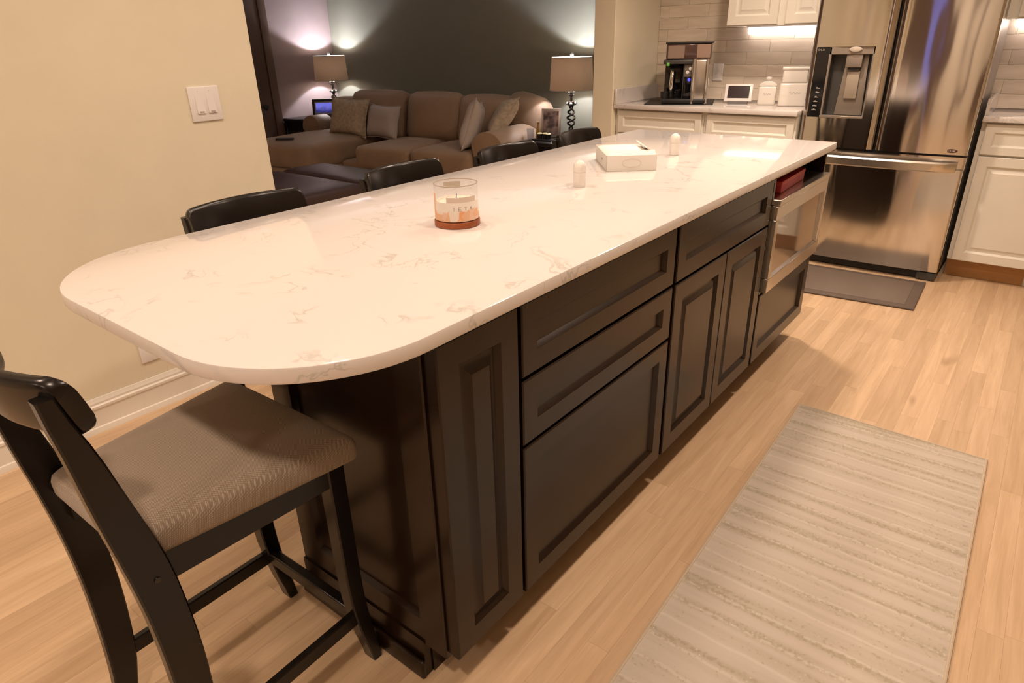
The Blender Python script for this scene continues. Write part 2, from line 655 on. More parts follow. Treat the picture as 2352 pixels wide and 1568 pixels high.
    def pillow(s, w, h, t, mtx, n=14, pinch=0.10, seed=0):
        n0 = len(s.bm.verts)
        grid = {}
        for sd in (1, -1):
            for i in range(n + 1):
                for j in range(n + 1):
                    edge = i in (0, n) or j in (0, n)
                    if sd == -1 and edge:
                        grid[(sd, i, j)] = grid[(1, i, j)]
                        continue
                    u, v = 2 * i / n - 1, 2 * j / n - 1
                    pu = 1 - pinch * (1 - v * v) * abs(u) ** 2
                    pv = 1 - pinch * (1 - u * u) * abs(v) ** 2
                    th = t / 2 * ((1 - u ** 4) * (1 - v ** 4)) ** 0.6
                    wob = 0.008 * noise.noise(Vector((u * 1.7 + seed, v * 1.7, sd))) if not edge else 0
                    grid[(sd, i, j)] = s.bm.verts.new((u * w / 2 * pu, sd * th + wob, v * h / 2 * pv))
        for sd in (1, -1):
            for i in range(n):
                for j in range(n):
                    q = [grid[(sd, i, j)], grid[(sd, i + 1, j)], grid[(sd, i + 1, j + 1)], grid[(sd, i, j + 1)]]
                    s.bm.faces.new(q if sd == -1 else q[::-1])
        for w_ in s._rec(n0):
            w_.co = mtx @ w_.co
        return s

    def mesh(s, name, smooth=True, ang=38):
        me = bpy.data.meshes.new(name)
        bmesh.ops.remove_doubles(s.bm, verts=s.bm.verts, dist=1e-6)
        s.bm.to_mesh(me)
        s.bm.free()
        if smooth:
            me.polygons.foreach_set('use_smooth', [True] * len(me.polygons))
            me.set_sharp_from_angle(angle=R(ang))
        return me

    def build(s, name, m, parent=None, label=None, smooth=True, ang=38):
        me = s.mesh(name, smooth, ang)
        me.materials.append(m)
        o = bpy.data.objects.new(name, me)
        C.objects.link(o)
        if parent:
            o.parent = parent
        if label:
            o['label'] = label
        return o


def tag(o, label=None, cat=None, group=None, kind=None):
    if label:
        o['label'] = label
    if cat:
        o['category'] = cat
    if group:
        o['group'] = group
    if kind:
        o['kind'] = kind
    return o


def thing(name, label, cat, loc=(0, 0, 0), rz=0.0, group=None):
    o = bpy.data.objects.new(name, None)
    C.objects.link(o)
    o.location = loc
    o.rotation_euler = (0, 0, rz)
    o.empty_display_size = 0.1
    return tag(o, label, cat, group)


def copy_tree(o, parent=None):
    c = o.copy()
    C.objects.link(c)
    if parent:
        c.parent = parent
    for ch in [x for x in C.objects if x.parent == o]:
        copy_tree(ch, c)
    return c


def struct(b, name, m, **k):
    return tag(b.build(name, m, **k), kind='structure')


def T(*v):
    return Matrix.Translation(v)


def Rot(a, ax):
    return Matrix.Rotation(a, 4, ax)


# stroke lettering: unit cell 0..1 x 0..1
STROKES = {
    'T': [((0, 1), (1, 1)), ((.5, 1), (.5, 0))],
    'E': [((0, 0), (0, 1)), ((0, 1), (1, 1)), ((0, .5), (.8, .5)), ((0, 0), (1, 0))],
    'A': [((0, 0), (.5, 1)), ((.5, 1), (1, 0)), ((.2, .4), (.8, .4))],
    'L': [((0, 1), (0, 0)), ((0, 0), (1, 0))],
    'G': [((1, .85), (.6, 1)), ((.6, 1), (.15, .85)), ((.15, .85), (0, .5)), ((0, .5), (.15, .12)), ((.15, .12), (.6, 0)), ((.6, 0), (1, .15)), ((1, .15), (1, .5)), ((1, .5), (.55, .5))],
}


def letters(b, text, x0, z0, w, h, gap, place, th=0.0012):
    """each letter as thin strokes; place(x, z) -> point on the surface"""
    x = x0
    for ch in text:
        for (a, c) in STROKES.get(ch, []):
            p, q = place(x + a[0] * w, z0 + a[1] * h), place(x + c[0] * w, z0 + c[1] * h)
            b.tube([p, q], th, 5)
        x += w + gap


# ================================================================== STRUCTURE
H = 0.915
XW = -2.62                       # kitchen face of the left wall
YT = 4.93                        # tiled back wall
struct(B().box(-7.4, 3.0, -3.6, 5.8, -0.06, -0.012), 'floor', GROOVE)
floor = bpy.data.objects['floor']
struct(B().box(-7.4, 3.0, -3.6, 5.8, 2.44, 2.5), 'ceiling', CEIL)
# left wall with the wide opening to the living room
w = B()
w.box(XW - 0.14, XW, -3.4, 1.6237, -0.012, 2.44)
w.box(XW - 0.14, XW, 1.6237, 4.28, 2.12, 2.44)
struct(w, 'wall_left', WALL)
struct(B().box(-2.64, -2.475, 4.28, 5.40, -0.012, 2.44, 0.004, 1), 'wall_corner', WALL)
wall_back = struct(B().box(-2.475, 2.8, YT, YT + 0.12, -0.012, 2.44), 'wall_back', GROUT)
struct(B().box(2.5, 2.62, -3.4, YT, -0.012, 2.44), 'wall_right', WALL)
# wall behind the camera with a window showing dusk
w = B()
WX0, WX1 = -1.10, -0.88
w.box(XW - 0.14, WX0, -3.42, -3.3, -0.012, 2.44)
w.box(WX1, 2.62, -3.42, -3.3, -0.012, 2.44)
w.box(WX0, WX1, -3.42, -3.3, 2.1, 2.44)
w.box(WX0, WX1, -3.42, -3.3, -0.012, 0.1)
struct(w, 'wall_front', WALL)
win = thing('window_1', None, None)
win['kind'] = 'structure'
B().box(WX0, WX1, -3.37, -3.362, 0.1, 2.1).build('pane', GLASS, win)
f = B()
f.box(WX0 - 0.80, WX0, -3.30, -3.26, 0.0, 2.2)
f.box(WX1, WX1 + 0.24, -3.30, -3.26, 0.0, 2.2)
f.build('shutter', DOORWOOD, win)
dw = thing('reflection_door', None, None)  # unseen white door, added to put cream stripes in the fridge reflection
dw['kind'] = 'structure'
f = B()
f.box(-0.54, -0.10, -3.30, -3.26, 0.0, 2.03, 0.004, 1)
f.box(-0.03, 0.40, -3.30, -3.26, 0.0, 2.03, 0.004, 1)
f.build('door_leaf', TRIM, dw)
f = B()
f.box(-0.62, -0.55, -3.30, -3.25, 0.0, 2.12, 0.004, 1)
f.box(0.41, 0.48, -3.30, -3.25, 0.0, 2.12, 0.004, 1)
f.box(-0.62, 0.48, -3.30, -3.25, 2.04, 2.13, 0.004, 1)
f.build('casing', TRIM, dw)
f = B()
f.box(-0.098, -0.032, -3.30, -3.285, 0.0, 2.03)
f.box(0.50, 0.78, -3.30, -3.27, 0.0, 2.12)
f.build('reflection_stripe', DOORWOOD, dw)  # added brown strips, there only as dark lines in the fridge reflection
d3 = thing('reflection_side_door', None, None)  # unseen side door, added for a pale band in the fridge's left door
d3['kind'] = 'structure'
f = B()
f.box(XW, XW + 0.02, -1.0, -0.91, 0.0, 2.12, 0.004, 1)
f.box(XW, XW + 0.02, -1.90, -1.81, 0.0, 2.12, 0.004, 1)
f.box(XW, XW + 0.02, -1.90, -0.91, 2.04, 2.12, 0.004, 1)
f.build('casing', TRIM, d3)
B().box(XW, XW + 0.012, -1.81, -1.0, 0.0, 2.03, 0.004, 1).build('door_slab', TRIM, d3)
# living room shell
XL2, YO = -6.90, 5.34
struct(B().box(XL2 - 0.1, -2.64, YO, YO + 0.1, -0.012, 2.44), 'wall_far', OLIVE)
struct(B().box(XL2 - 0.1, XL2, -1.2, YO, -0.012, 2.44), 'wall_side', MAUVE)
struct(B().box(XL2, XW - 0.14, -1.3, -1.2, -0.012, 2.44), 'wall_near', MAUVE)

# ---- baseboard along the left wall (profiled)
prof = [(XW + 0.001, 0), (XW + 0.019, 0), (XW + 0.019, 0.012), (XW + 0.017, 0.022), (XW + 0.014, 0.026), (XW + 0.014, 0.092), (XW + 0.018, 0.099), (XW + 0.018, 0.108), (XW + 0.012, 0.113), (XW + 0.012, 0.121), (XW + 0.007, 0.130), (XW + 0.005, 0.136), (XW + 0.001, 0.137)]
struct(B().prism(prof, 'y', -0.905, 1.6237), 'baseboard_left', TRIM, ang=20)

# ---- floor planks: 57 mm strips running along the island
PW = 0.057


def project(p):
    d = Vector(p) - Vector((0, 0, CAM_H))
    z = d.dot(fw)
    if z < 0.15:
        return None
    return (1176 + F_PX * d.dot(r2) / z, 784 - F_PX * d.dot(u2) / z, z)


def shown(x0, x1, y0, y1):
    """rough pixel area of a floor strip in the photograph, 0 when outside it"""
    best = 0
    for t in range(9):
        y = y0 + (y1 - y0) * t / 8
        q = project(((x0 + x1) / 2, y, 0))
        if q and -30 < q[0] < 2382 and -30 < q[1] < 1600:
            best += 1
    if not best:
        return 0
    ym = max(0.3, (y0 + y1) / 2)
    q = project(((x0 + x1) / 2, ym, 0))
    d = q[2] if q else 1.0
    return best / 9 * (x1 - x0) * (y1 - y0) / d ** 3


unit = B()
unit.box(0.00012, PW - 0.00012, 0, 1, -0.012, 0.0, 0)
unit_me = unit.mesh('plank', smooth=False)
unit_me.materials.append(OAK)
at_ = unit_me.attributes.new('tone', 'FLOAT', 'POINT')
strips = []
rs = random.Random(21)
x = -0.645 - PW * 37
LX0 = XW
while x < 2.5:
    y = -3.3 + rs.uniform(-0.6, 0.0)
    if abs(x - (-0.645 - PW)) < 0.01:
        cuts = [-3.3, -2.5, -1.6, -0.7, 0.45, 1.52, 2.59, 3.4, 4.2, 4.93]
    elif abs(x - (-0.645 + PW)) < 0.01:
        cuts = [-3.3, -2.2, -1.2, -0.1, 1.0, 1.9, 2.57, 3.3, 4.3, 4.93]
    else:
        cuts = [max(y, -3.3)]
        while y < YT:
            y += rs.choice((0.42, 0.6, 0.75, 0.9, 1.05, 1.2)) * rs.uniform(0.9, 1.1)
            cuts.append(min(y, YT))
    for a, b in zip(cuts, cuts[1:]):
        if b - a > 0.02:
            strips.append((x, a, b))
    x += PW
rank = []
for (x, a, b) in strips:
    s_ = shown(x, x + PW, a, b)
    # under the island or the cabinets nothing shows
    if -1.3 < x and x + PW < -0.85 and a > 0.75 and b < 3.1:
        s_ = 0
    if a > 4.55 or x + PW < XW:
        s_ = 0
    rank.append((s_, x, a, b))
rank.sort(reverse=True)
rest = []
k = 0
for s_, x, a, b in rank:
    if s_ > 0 and k < 290:
        o = bpy.data.objects.new('plank', unit_me)
        o.location = (x, a + 0.0002, 0)
        o.scale = (1, b - a - 0.0004, 1)
        C.objects.link(o)
        o.parent = floor
        k += 1
    else:
        rest.append((x, a, b))
fb = B()
tl = fb.bm.verts.layers.float.new('tone')
for x, a, b in rest:
    n0 = len(fb.bm.verts)
    fb.box(x + 0.00012, x + PW - 0.00012, a + 0.0002, b - 0.0002, -0.012, 0.0)
    t = rs.random()
    for v in fb._rec(n0):
        v[tl] = t
# living-room boards, never close enough to tell apart
n0 = len(fb.bm.verts)
fb.box(-6.9, XW - 0.0, -1.2, 5.34, -0.012, -0.001)
o = fb.build('plank_field', OAK, floor, smooth=False)
o['kind'] = 'stuff'


# ---- backsplash tiles (76 x 305 mm, running bond)
def tile_mesh(w_, h_):
    me = B().box(0, w_, -0.006, 0, 0, h_, 0.0008, 1).mesh('tile')
    me.materials.append(TILE)
    return me


TM = {}
TW, TH = 0.305, 0.0785


def tiles(x0, x1, z0, z1, off=0.0):
    r = 0
    z = z0
    while z < z1 - 0.01:
        h_ = min(TH, z1 - z) - 0.001
        x = x0 - (TW * 0.5 if r % 2 else 0) - off
        while x < x1:
            a, b = max(x, x0), min(x + TW, x1)
            if b - a > 0.012:
                key = (round(b - a, 3), round(h_, 3))
                if key not in TM:
                    TM[key] = tile_mesh(b - a - 0.001, h_)
                o = bpy.data.objects.new('tile', TM[key])
                o.location = (a, YT, z)
                C.objects.link(o)
                o.parent = wall_back
            x += TW
        z += TH
        r += 1


tiles(-2.473, -1.14, 0.917, 1.95, 0.08)
tiles(-0.33, 0.35, 0.917, 1.40, 0.1)

# ---- dark door and casing in the living-room side wall
dr = thing('door_1', None, None)
dr['kind'] = 'structure'
d = B()
d.box(XL2, XL2 + 0.035, 3.60, 4.405, 0.0, 2.03, 0.003, 1)
d.build('door_slab', DOORWOOD, dr)
d = B()
d.box(XL2, XL2 + 0.05, 4.41, 4.50, 0.0, 2.12, 0.006, 2)
d.box(XL2, XL2 + 0.05, 3.50, 3.595, 0.0, 2.12, 0.006, 2)
d.box(XL2, XL2 + 0.05, 3.50, 4.50, 2.035, 2.12, 0.006, 2)
d.build('casing', mat('brown_casing', (0.15, 0.095, 0.07), 0.45), dr)
d = B()
d.lathe([(0.012, 0), (0.012, 0.03), (0.026, 0.04), (0.03, 0.055), (0.022, 0.07), (0.0, 0.074)], 16, mtx=T(XL2 + 0.03, 4.29, 0.74) @ Rot(pi / 2, 'Y'))
d.build('door_knob', BLACK_MATTE, dr)

# ---- switch plate and outlets on walls
sw = thing('switch_plate', 'white double rocker switch plate on cream wall beside the opening', 'switch', (XW, 1.384, 1.144))
B().box(0, 0.007, -0.063, 0.063, -0.064, 0.064, 0.004, 3).build('plate', PLATE, sw)
for yy in (-0.023, 0.023):
    b_ = B()
    b_.prism([(0.006, -0.034), (0.0125, -0.034), (0.0075, 0.034), (0.006, 0.034)], 'y', yy - 0.0165, yy + 0.0165, 0.0008, 1)
    b_.build('rocker', PLATE, sw)
    B().box(0.0095, 0.0135, yy - 0.009, yy + 0.009, -0.031, -0.026).build('dimmer_tab', mat('tab_grey', (0.45, 0.42, 0.40), 0.4), sw)
    for zz in (-0.048, 0.048):
        B().lathe([(0.003, 0), (0.0028, 0.0012), (0, 0.0014)], 10, mtx=T(0.0066, yy, zz) @ Rot(pi / 2, 'Y')).build('screw', PLATE, sw)
ot = thing('outlet_plate', 'white outlet plate low on left wall above the baseboard', 'outlet', (XW, 0.985, 0.262))
B().box(0, 0.007, -0.08, 0.08, -0.058, 0.058, 0.004, 3).build('plate', PLATE, ot)
for zz in (-0.021, 0.021):
    B().box(0.006, 0.009, -0.017, 0.017, zz - 0.014, zz + 0.014, 0.003, 2).build('socket', PLATE, ot)
ot = thing('wall_outlet', 'white wall outlet on tiles right of the coffee machine', 'outlet', (-1.985, YT - 0.0065, 1.10))
B().box(-0.036, 0.036, -0.007, 0, -0.058, 0.058, 0.004, 3).build('plate', PLATE, ot)
for zz in (-0.021, 0.021):
    B().box(-0.017, 0.017, -0.009, -0.006, zz - 0.014, zz + 0.014, 0.003, 2).build('socket', PLATE, ot)


# ================================================================== CABINET FRONTS
def front_frame(axis, p, a0, a1, z0, z1, th=0.02, rail=0.055, lip=0.010, dep=0.0115, sgn=1, bot=None):
    """frame-and-panel front lying in a plane: axis 'x' -> plane x=p facing +x, axis 'y' -> plane y=p facing -y.
    returns (frame builder, panel builder)"""
    b = B()

    def P(a, z, t):
        return (p + sgn * t, a, z) if axis == 'x' else (a, p - sgn * t, z)

    def loop(i, t, r=0.0):
        return [P(a0 + i, z0 + i, t), P(a1 - i, z0 + i, t), P(a1 - i, z1 - i, t), P(a0 + i, z1 - i, t)]
    rings = [loop(0, -th), loop(0, -0.003), loop(0.003, 0), loop(rail, 0), loop(rail + 0.002, -0.002), loop(rail + lip, -dep)]
    vs_ = [[b.bm.verts.new(q) for q in r_] for r_ in rings]
    fs = []
    for A_, B_ in zip(vs_, vs_[1:]):
        for i in range(4):
            fs.append(b.bm.faces.new((A_[i], A_[(i + 1) % 4], B_[(i + 1) % 4], B_[i])))
    fs.append(b.bm.faces.new(vs_[0][::-1]))
    # close the back of the moulding so the frame is a solid ring around the panel
    bmesh.ops.recalc_face_normals(b.bm, faces=fs)
    i = rail + lip - 0.0005
    pb = B()
    return b, pb, i, P


def door_front(name, parent, axis, p, a0, a1, z0, z1, m, raised=False, rail=0.055, lip=0.010, dep=0.0115, pname='panel'):
    b, pb, i, P = front_frame(axis, p, a0, a1, z0, z1, rail=rail, lip=lip, dep=dep)
    fr = b.build(name, m, parent, ang=25)

    def ring(j, t):
        return [P(a0 + j, z0 + j, t), P(a1 - j, z0 + j, t), P(a1 - j, z1 - j, t), P(a0 + j, z1 - j, t)]
    if raised:
        rings = [ring(i, -0.017), ring(i, -dep), ring(i + 0.004, -dep), ring(i + 0.024, -0.0025), ring(i + 0.0255, -0.0015)]
    else:
        rings = [ring(i, -0.017), ring(i, -dep)]
    vs_ = [[pb.bm.verts.new(q) for q in r_] for r_ in rings]
    fs = []
    for A_, B_ in zip(vs_, vs_[1:]):
        for k_ in range(4):
            fs.append(pb.bm.faces.new((A_[k_], A_[(k_ + 1) % 4], B_[(k_ + 1) % 4], B_[k_])))
    fs.append(pb.bm.faces.new(vs_[-1]))
    fs.append(pb.bm.faces.new(vs_[0][::-1]))
    bmesh.ops.recalc_face_normals(pb.bm, faces=fs)
    pb.build(pname, m, fr, ang=25)
    return fr


# ================================================================== ISLAND
XC = -0.730
XB = -1.290          # back of the island cabinets
KX = XC - 0.10
ZTOP = 0.886


def carcass(y0, y1, z1=ZTOP, open_top=None):
    b = B()
    b.box(XB, XC - 0.022, y0, y1, 0.115, z1)
    b.box(XB, KX, y0, y1, 0.0, 0.115)
    return b


n_cab = thing('narrow_cabinet', 'narrow dark cabinet with tall panelled door and end panel at the near island end', 'cabinet')
cb = B()
cb.box(XB, XC - 0.022, 0.712, 0.934, 0.115, ZTOP)
cb.box(XB, KX, 0.712, 0.934, 0.0, 0.115)
cb.build('body', ESPRESSO, n_cab)
door_front('door', n_cab, 'x', XC, 0.700, 0.930, 0.118, 0.870, ESPRESSO, raised=True)
# end panel facing the near stool
ep = n_cab
door_front('end_panel', n_cab, 'y', 0.694, -1.280, -0.765, 0.10, 0.884, ESPRESSO, rail=0.075, lip=0.010, dep=0.012)
e = B()
e.box(-1.280, KX - 0.004, 0.690, 0.711, 0.0, 0.112)
e.box(XB, KX, 0.677, 0.690, 0.0, 0.055, 0.006, 3)
e.build('base_moulding', ESPRESSO, ep)
B().box(-0.764, XC - 0.021, 0.702, 0.711, 0.118, 0.884).build('corner_stile', ESPRESSO, ep)

d_cab = thing('drawer_cabinet', 'wide dark cabinet with three stacked panelled drawers under the white island top', 'cabinet')
carcass(0.936, 1.6505).build('body', ESPRESSO, d_cab)
for z0, z1 in ((0.705, 0.870), (0.540, 0.697), (0.120, 0.532)):
    door_front('drawer', d_cab, 'x', XC, 0.942, 1.641, z0, z1, ESPRESSO, rail=0.050)

s_cab = thing('double_door_cabinet', 'dark island cabinet with one shallow drawer over two tall narrow doors', 'cabinet')
carcass(1.6525, 2.440).build('body', ESPRESSO, s_cab)
door_front('drawer', s_cab, 'x', XC, 1.660, 2.432, 0.703, 0.870, ESPRESSO, rail=0.053)
door_front('door', s_cab, 'x', XC, 1.660, 2.041, 0.120, 0.695, ESPRESSO, raised=True)
door_front('door', s_cab, 'x', XC, 2.046, 2.432, 0.120, 0.695, ESPRESSO, raised=True)

m_cab = thing('oven_cabinet', 'dark end cabinet at the fridge end holding the steel microwave over one drawer', 'cabinet')
b = B()
Y0, Y1 = 2.442, 3.124
b.box(XB, XC - 0.022, Y0, Y1, 0.115, 0.425)
b.box(XB, KX, Y0, Y1, 0, 0.115)
b.box(XB, XC - 0.002, Y0, Y0 + 0.018, 0.425, ZTOP)
b.box(XB, XC - 0.002, Y1 - 0.018, Y1, 0.425, ZTOP)
b.box(XB, XB + 0.02, Y0, Y1, 0.425, ZTOP)
b.box(XB, XC - 0.002, Y0, Y1, 0.866, ZTOP)
b.build('body', ESPRESSO, m_cab)
door_front('drawer', m_cab, 'x', XC, 2.450, 3.122, 0.120, 0.415, ESPRESSO, rail=0.053)

mw = thing('microwave', 'built-in microwave with steel frame and black mirror glass at the far end of the island', 'microwave')
b = B()
b.box(-1.22, XC - 0.004, Y0 + 0.02, Y1 - 0.02, 0.428, 0.786)
b.build('body', BLACK_MATTE, mw)
fx0, fx1 = XC - 0.003, XC + 0.021
b = B()
b.box(fx0, fx1, 2.452, 3.122, 0.716, 0.768, 0.002, 1)
b.box(fx0, fx1, 2.452, 3.122, 0.432, 0.488, 0.002, 1)
b.box(fx0, fx1, 2.452, 2.478, 0.488, 0.716, 0.002, 1)
b.box(fx0, fx1, 3.090, 3.122, 0.488, 0.716, 0.002, 1)
b.build('door_frame', STEEL2, mw)
b = B()
b.box(XC - 0.10, fx1 + 0.004, 2.462, 3.112, 0.769, 0.790, 0.002, 1)
b.build('top_lip', STEEL2, mw)
mg, nt_, pb_ = nodes_of('mirror_black_glass')
setp(pb_, **{'Base Color': col(0.10, 0.09, 0.085), 'Metallic': 0.85, 'Roughness': 0.05})
nz_ = nt_.nodes.new('ShaderNodeTexNoise')
nz_.inputs['Scale'].default_value = 2.0
rp_ = nt_.nodes.new('ShaderNodeValToRGB')
rp_.color_ramp.elements[0].color = col(0.40, 0.36, 0.33)
rp_.color_ramp.elements[1].color = col(0.44, 0.40, 0.37)
nt_.links.new(nz_.outputs['Fac'], rp_.inputs['Fac'])
nt_.links.new(rp_.outputs['Color'], pb_.inputs['Base Color'])
B().box(fx0, XC + 0.011, 2.478, 3.090, 0.488, 0.716).build('glass_front', mg, mw)
# red packet in the slot above the microwave
rd = thing('red_box', 'flat red box lying in the dark slot above the microwave', 'box', (-0.83, 2.735, 0.7905), R(2))
B().box(-0.08, 0.08, -0.165, 0.165, 0, 0.042, 0.003, 2).build('carton', mat('red_card', (0.42, 0.02, 0.025), 0.45), rd)
B().box(-0.082, 0.082, -0.167, 0.167, 0.030, 0.045, 0.003, 2).build('lid', mat('red_card_lid', (0.48, 0.03, 0.03), 0.4), rd)


# ---- countertop with two rounded near corners
def rrect(x0, x1, y0, y1, rn, rf, n=18):
    pts = []
    for (cx, cy, r_, a0) in ((x1 - rn, y0 + rn, rn, -pi / 2), (x1 - rf, y1 - rf, rf, 0), (x0 + rf, y1 - rf, rf, pi / 2), (x0 + rn, y0 + rn, rn, pi)):
        for i in range(n + 1):
            a = a0 + pi / 2 * i / n
            pts.append((cx + r_ * cos(a), cy + r_ * sin(a)))
    return pts


ct = B().prism(rrect(-1.656, -0.701, 0.385, 3.131, 0.275, 0.012), 'z', 0.8865, H, 0.0035, 2).build('island_countertop', QUARTZ)
tag(ct, 'long white quartz island countertop with grey veins and rounded near corners', 'countertop')


# ================================================================== STOOLS
def leg_sweep(path, wx):
    """path: list of (y_front, y_back, z) ; wx: (x0,x1)"""
    b = B()
    secs = []
    e_ = 0.003
    for yf, yb, z in path:
        x0, x1 = wx
        secs.append([(x0 + e_, yb, z), (x1 - e_, yb, z), (x1, yb + e_, z), (x1, yf - e_, z), (x1 - e_, yf, z), (x0 + e_, yf, z), (x0, yf - e_, z), (x0, yb + e_, z)])
    b.sweep(secs)
    return b


def smooth_path(keys, n=16):
    """keys (z, yf, yb) -> evenly sampled with smoothing"""
    out = []
    zs = [k_[0] for k_ in keys]
    for i in range(n + 1):
        z = zs[0] + (zs[-1] - zs[0]) * i / n
        j = max(0, min(len(keys) - 2, next((t for t in range(len(keys) - 1) if keys[t + 1][0] >= z), len(keys) - 2)))
        t = (z - keys[j][0]) / (keys[j + 1][0] - keys[j][0])
        p0, p1, p2, p3 = keys[max(j - 1, 0)], keys[j], keys[j + 1], keys[min(j + 2, len(keys) - 1)]

        def cr(k_):
            return 0.5 * (2 * p1[k_] + (p2[k_] - p0[k_]) * t + (2 * p0[k_] - 5 * p1[k_] + 4 * p2[k_] - p3[k_]) * t * t + (3 * p1[k_] - p0[k_] - 3 * p2[k_] + p3[k_]) * t ** 3)
        out.append((cr(1), cr(2), z))
    return out


SEAT_Z = 0.638


def make_stool():
    t = thing('bar_stool', '', 'stool')
    # rear posts: sabre curve from floor to the top rail
    keys = [(0.0, -0.193, -0.232), (0.15, -0.164, -0.218), (0.33, -0.150, -0.211), (0.48, -0.152, -0.214), (0.60, -0.162, -0.224), (0.72, -0.186, -0.238), (0.82, -0.207, -0.247), (0.922, -0.234, -0.258)]
    for sx in (-1, 1):
        xs = sorted((sx * 0.158, sx * 0.184))
        p = leg_sweep(smooth_path(keys, 22), xs).build('leg', STOOL_WOOD, t)
        B().lathe([(0.0055, 0), (0.005, 0.002), (0.0, 0.003)], 12, mtx=T(sx * 0.184, -0.186, 0.565) @ Rot(sx * pi / 2, 'Y')).build('bolt', CHROME if False else BLACK_GLOSS, p)
    fk = [(0.0, 0.222, 0.197), (0.10, 0.208, 0.176), (0.22, 0.198, 0.160), (0.40, 0.196, 0.157), (0.578, 0.196, 0.156)]
    for sx in (-1, 1):
        xs = sorted((sx * 0.146, sx * 0.184))
        leg_sweep(smooth_path(fk, 14), xs).build('leg', STOOL_WOOD, t)
    # aprons
    for sx in (-1, 1):
        b = B()
        b.prism([(sx * 0.138, -0.19), (sx * 0.1585, -0.19), (sx * 0.182, 0.175), (sx * 0.160, 0.175)], 'z', 0.528, 0.612, 0.0025, 1)
        b.build('side_apron', STOOL_WOOD, t)
    B().box(-0.16, 0.16, 0.172, 0.192, 0.528, 0.612, 0.0025, 1).build('front_apron', STOOL_WOOD, t)
    # stretchers
    for sx in (-1, 1):
        B().prism([(sx * 0.162, -0.18), (sx * 0.180, -0.18), (sx * 0.176, 0.18), (sx * 0.158, 0.18)], 'z', 0.135, 0.172, 0.003, 1).build('side_stretcher', STOOL_WOOD, t)
    B().box(-0.165, 0.165, 0.166, 0.190, 0.143, 0.178, 0.003, 1).build('front_stretcher', STOOL_WOOD, t)
    # seat: upholstered trapezoid, slightly domed
    b = B()
    n = 14
    rings = []
    fl, bk = 0.212, -0.203
    hf, hb = 0.222, 0.160

    def outline(ins, z):
        pts = []
        r_ = 0.018
        hf_, hb_, fl_, bk_ = hf - ins, hb - ins, fl - ins, bk + ins
        cs = [((-hb_, bk_), (0, 1)), ((hb_, bk_), (0, 1)), ((hf_, fl_), (0, -1)), ((-hf_, fl_), (0, -1))]
        P4 = [Vector((c_[0][0], c_[0][1])) for c_ in cs]
        for i in range(4):
            p, a, c_ = P4[i], P4[i - 1], P4[(i + 1) % 4]
            da, dc = (a - p).normalized() * r_, (c_ - p).normalized() * r_
            for k_ in range(5):
                tt = k_ / 4
                q = (1 - tt) ** 2 * (p + da) + 2 * tt * (1 - tt) * p + tt * tt * (p + dc)
                pts.append((q.x, q.y, z))
            # points along the side to the next corner
            nx = P4[(i + 2) % 4]
            s0 = p + dc
            s1 = c_ + (p - c_).normalized() * r_
            for k_ in range(1, 8):
                q = s0.lerp(s1, k_ / 8)
                pts.append((q.x, q.y, z))
        return pts
    secs = [outline(0.010, 0.588), outline(0.003, 0.591), outline(0.0, 0.599), outline(0.0, 0.622), outline(0.003, 0.633), outline(0.012, 0.642), outline(0.032, 0.6475), outline(0.072, 0.651), outline(0.12, 0.6525)]
    b.sweep(secs)
    b.build('seat', SEAT_FABRIC, t, label='taupe upholstered seat', ang=60)
    # bowed top rail
    b = B()
    secs = []
    hw, hh, th_ = 0.182, 0.050, 0.013
    nn = 44
    for i in range(nn + 1):
        u = math.copysign(1 - (1 - abs(-1 + 2 * i / nn)) ** 1.9, -1 + 2 * i / nn)
        bow = -0.050 * (1 - u * u)
        yc = -0.213 + bow
        # rounded ends: height shrinks in the last bit
        d_ = (1 - abs(u)) * hw
        rr = 0.022
        k_ = hh if d_ > rr else hh - rr + math.sqrt(max(0, rr * rr - (rr - d_) ** 2))
        zc = 0.897
        lean = R(15)
        sec = []
        m_ = 16
        for j in range(m_):
            a = 2 * pi * j / m_
            ca, sa = cos(a), sin(a)
            # superellipse section
            sx_ = math.copysign(abs(ca) ** 0.45, ca) * th_
            sz_ = math.copysign(abs(sa) ** 0.30, sa) * k_
            sec.append((u * hw, yc + sx_ * cos(lean) - sz_ * sin(lean), zc + sz_ * cos(lean) + sx_ * sin(lean)))
        secs.append(sec)
    b.sweep(secs)
    b.build('top_rail', STOOL_WOOD, t, ang=50)
    return t


st = make_stool()
st.location = (-1.142, 0.444, 0)
st.rotation_euler = (0, 0, R(1.2))
tag(st, 'dark bar stool with taupe seat pulled under the rounded near end of the island', 'stool', 'bar stools around the island')
ords = ['nearest to the switch wall, its back left of the candle jar', 'second back from the switch wall, in front of the ottoman', 'third back, in front of the sofa right arm', 'farthest back, in front of the big lamp table']
names = ['dark bar stool on the long side, nearest the switch plate wall', 'dark bar stool on the long side, second from the switch plate wall', 'dark bar stool on the long side, third, before the sofa arm', 'dark bar stool on the long side, farthest, before the wall end']
for (yy, xx, a), nm in zip(((1.005, -1.555, -90), (1.640, -1.565, -88), (2.185, -1.53, -91), (2.735, -1.53, -88)), names):
    c_ = copy_tree(st)
    c_.location = (xx, yy, 0)
    c_.rotation_euler = (0, 0, R(a))
    tag(c_, nm, 'stool')


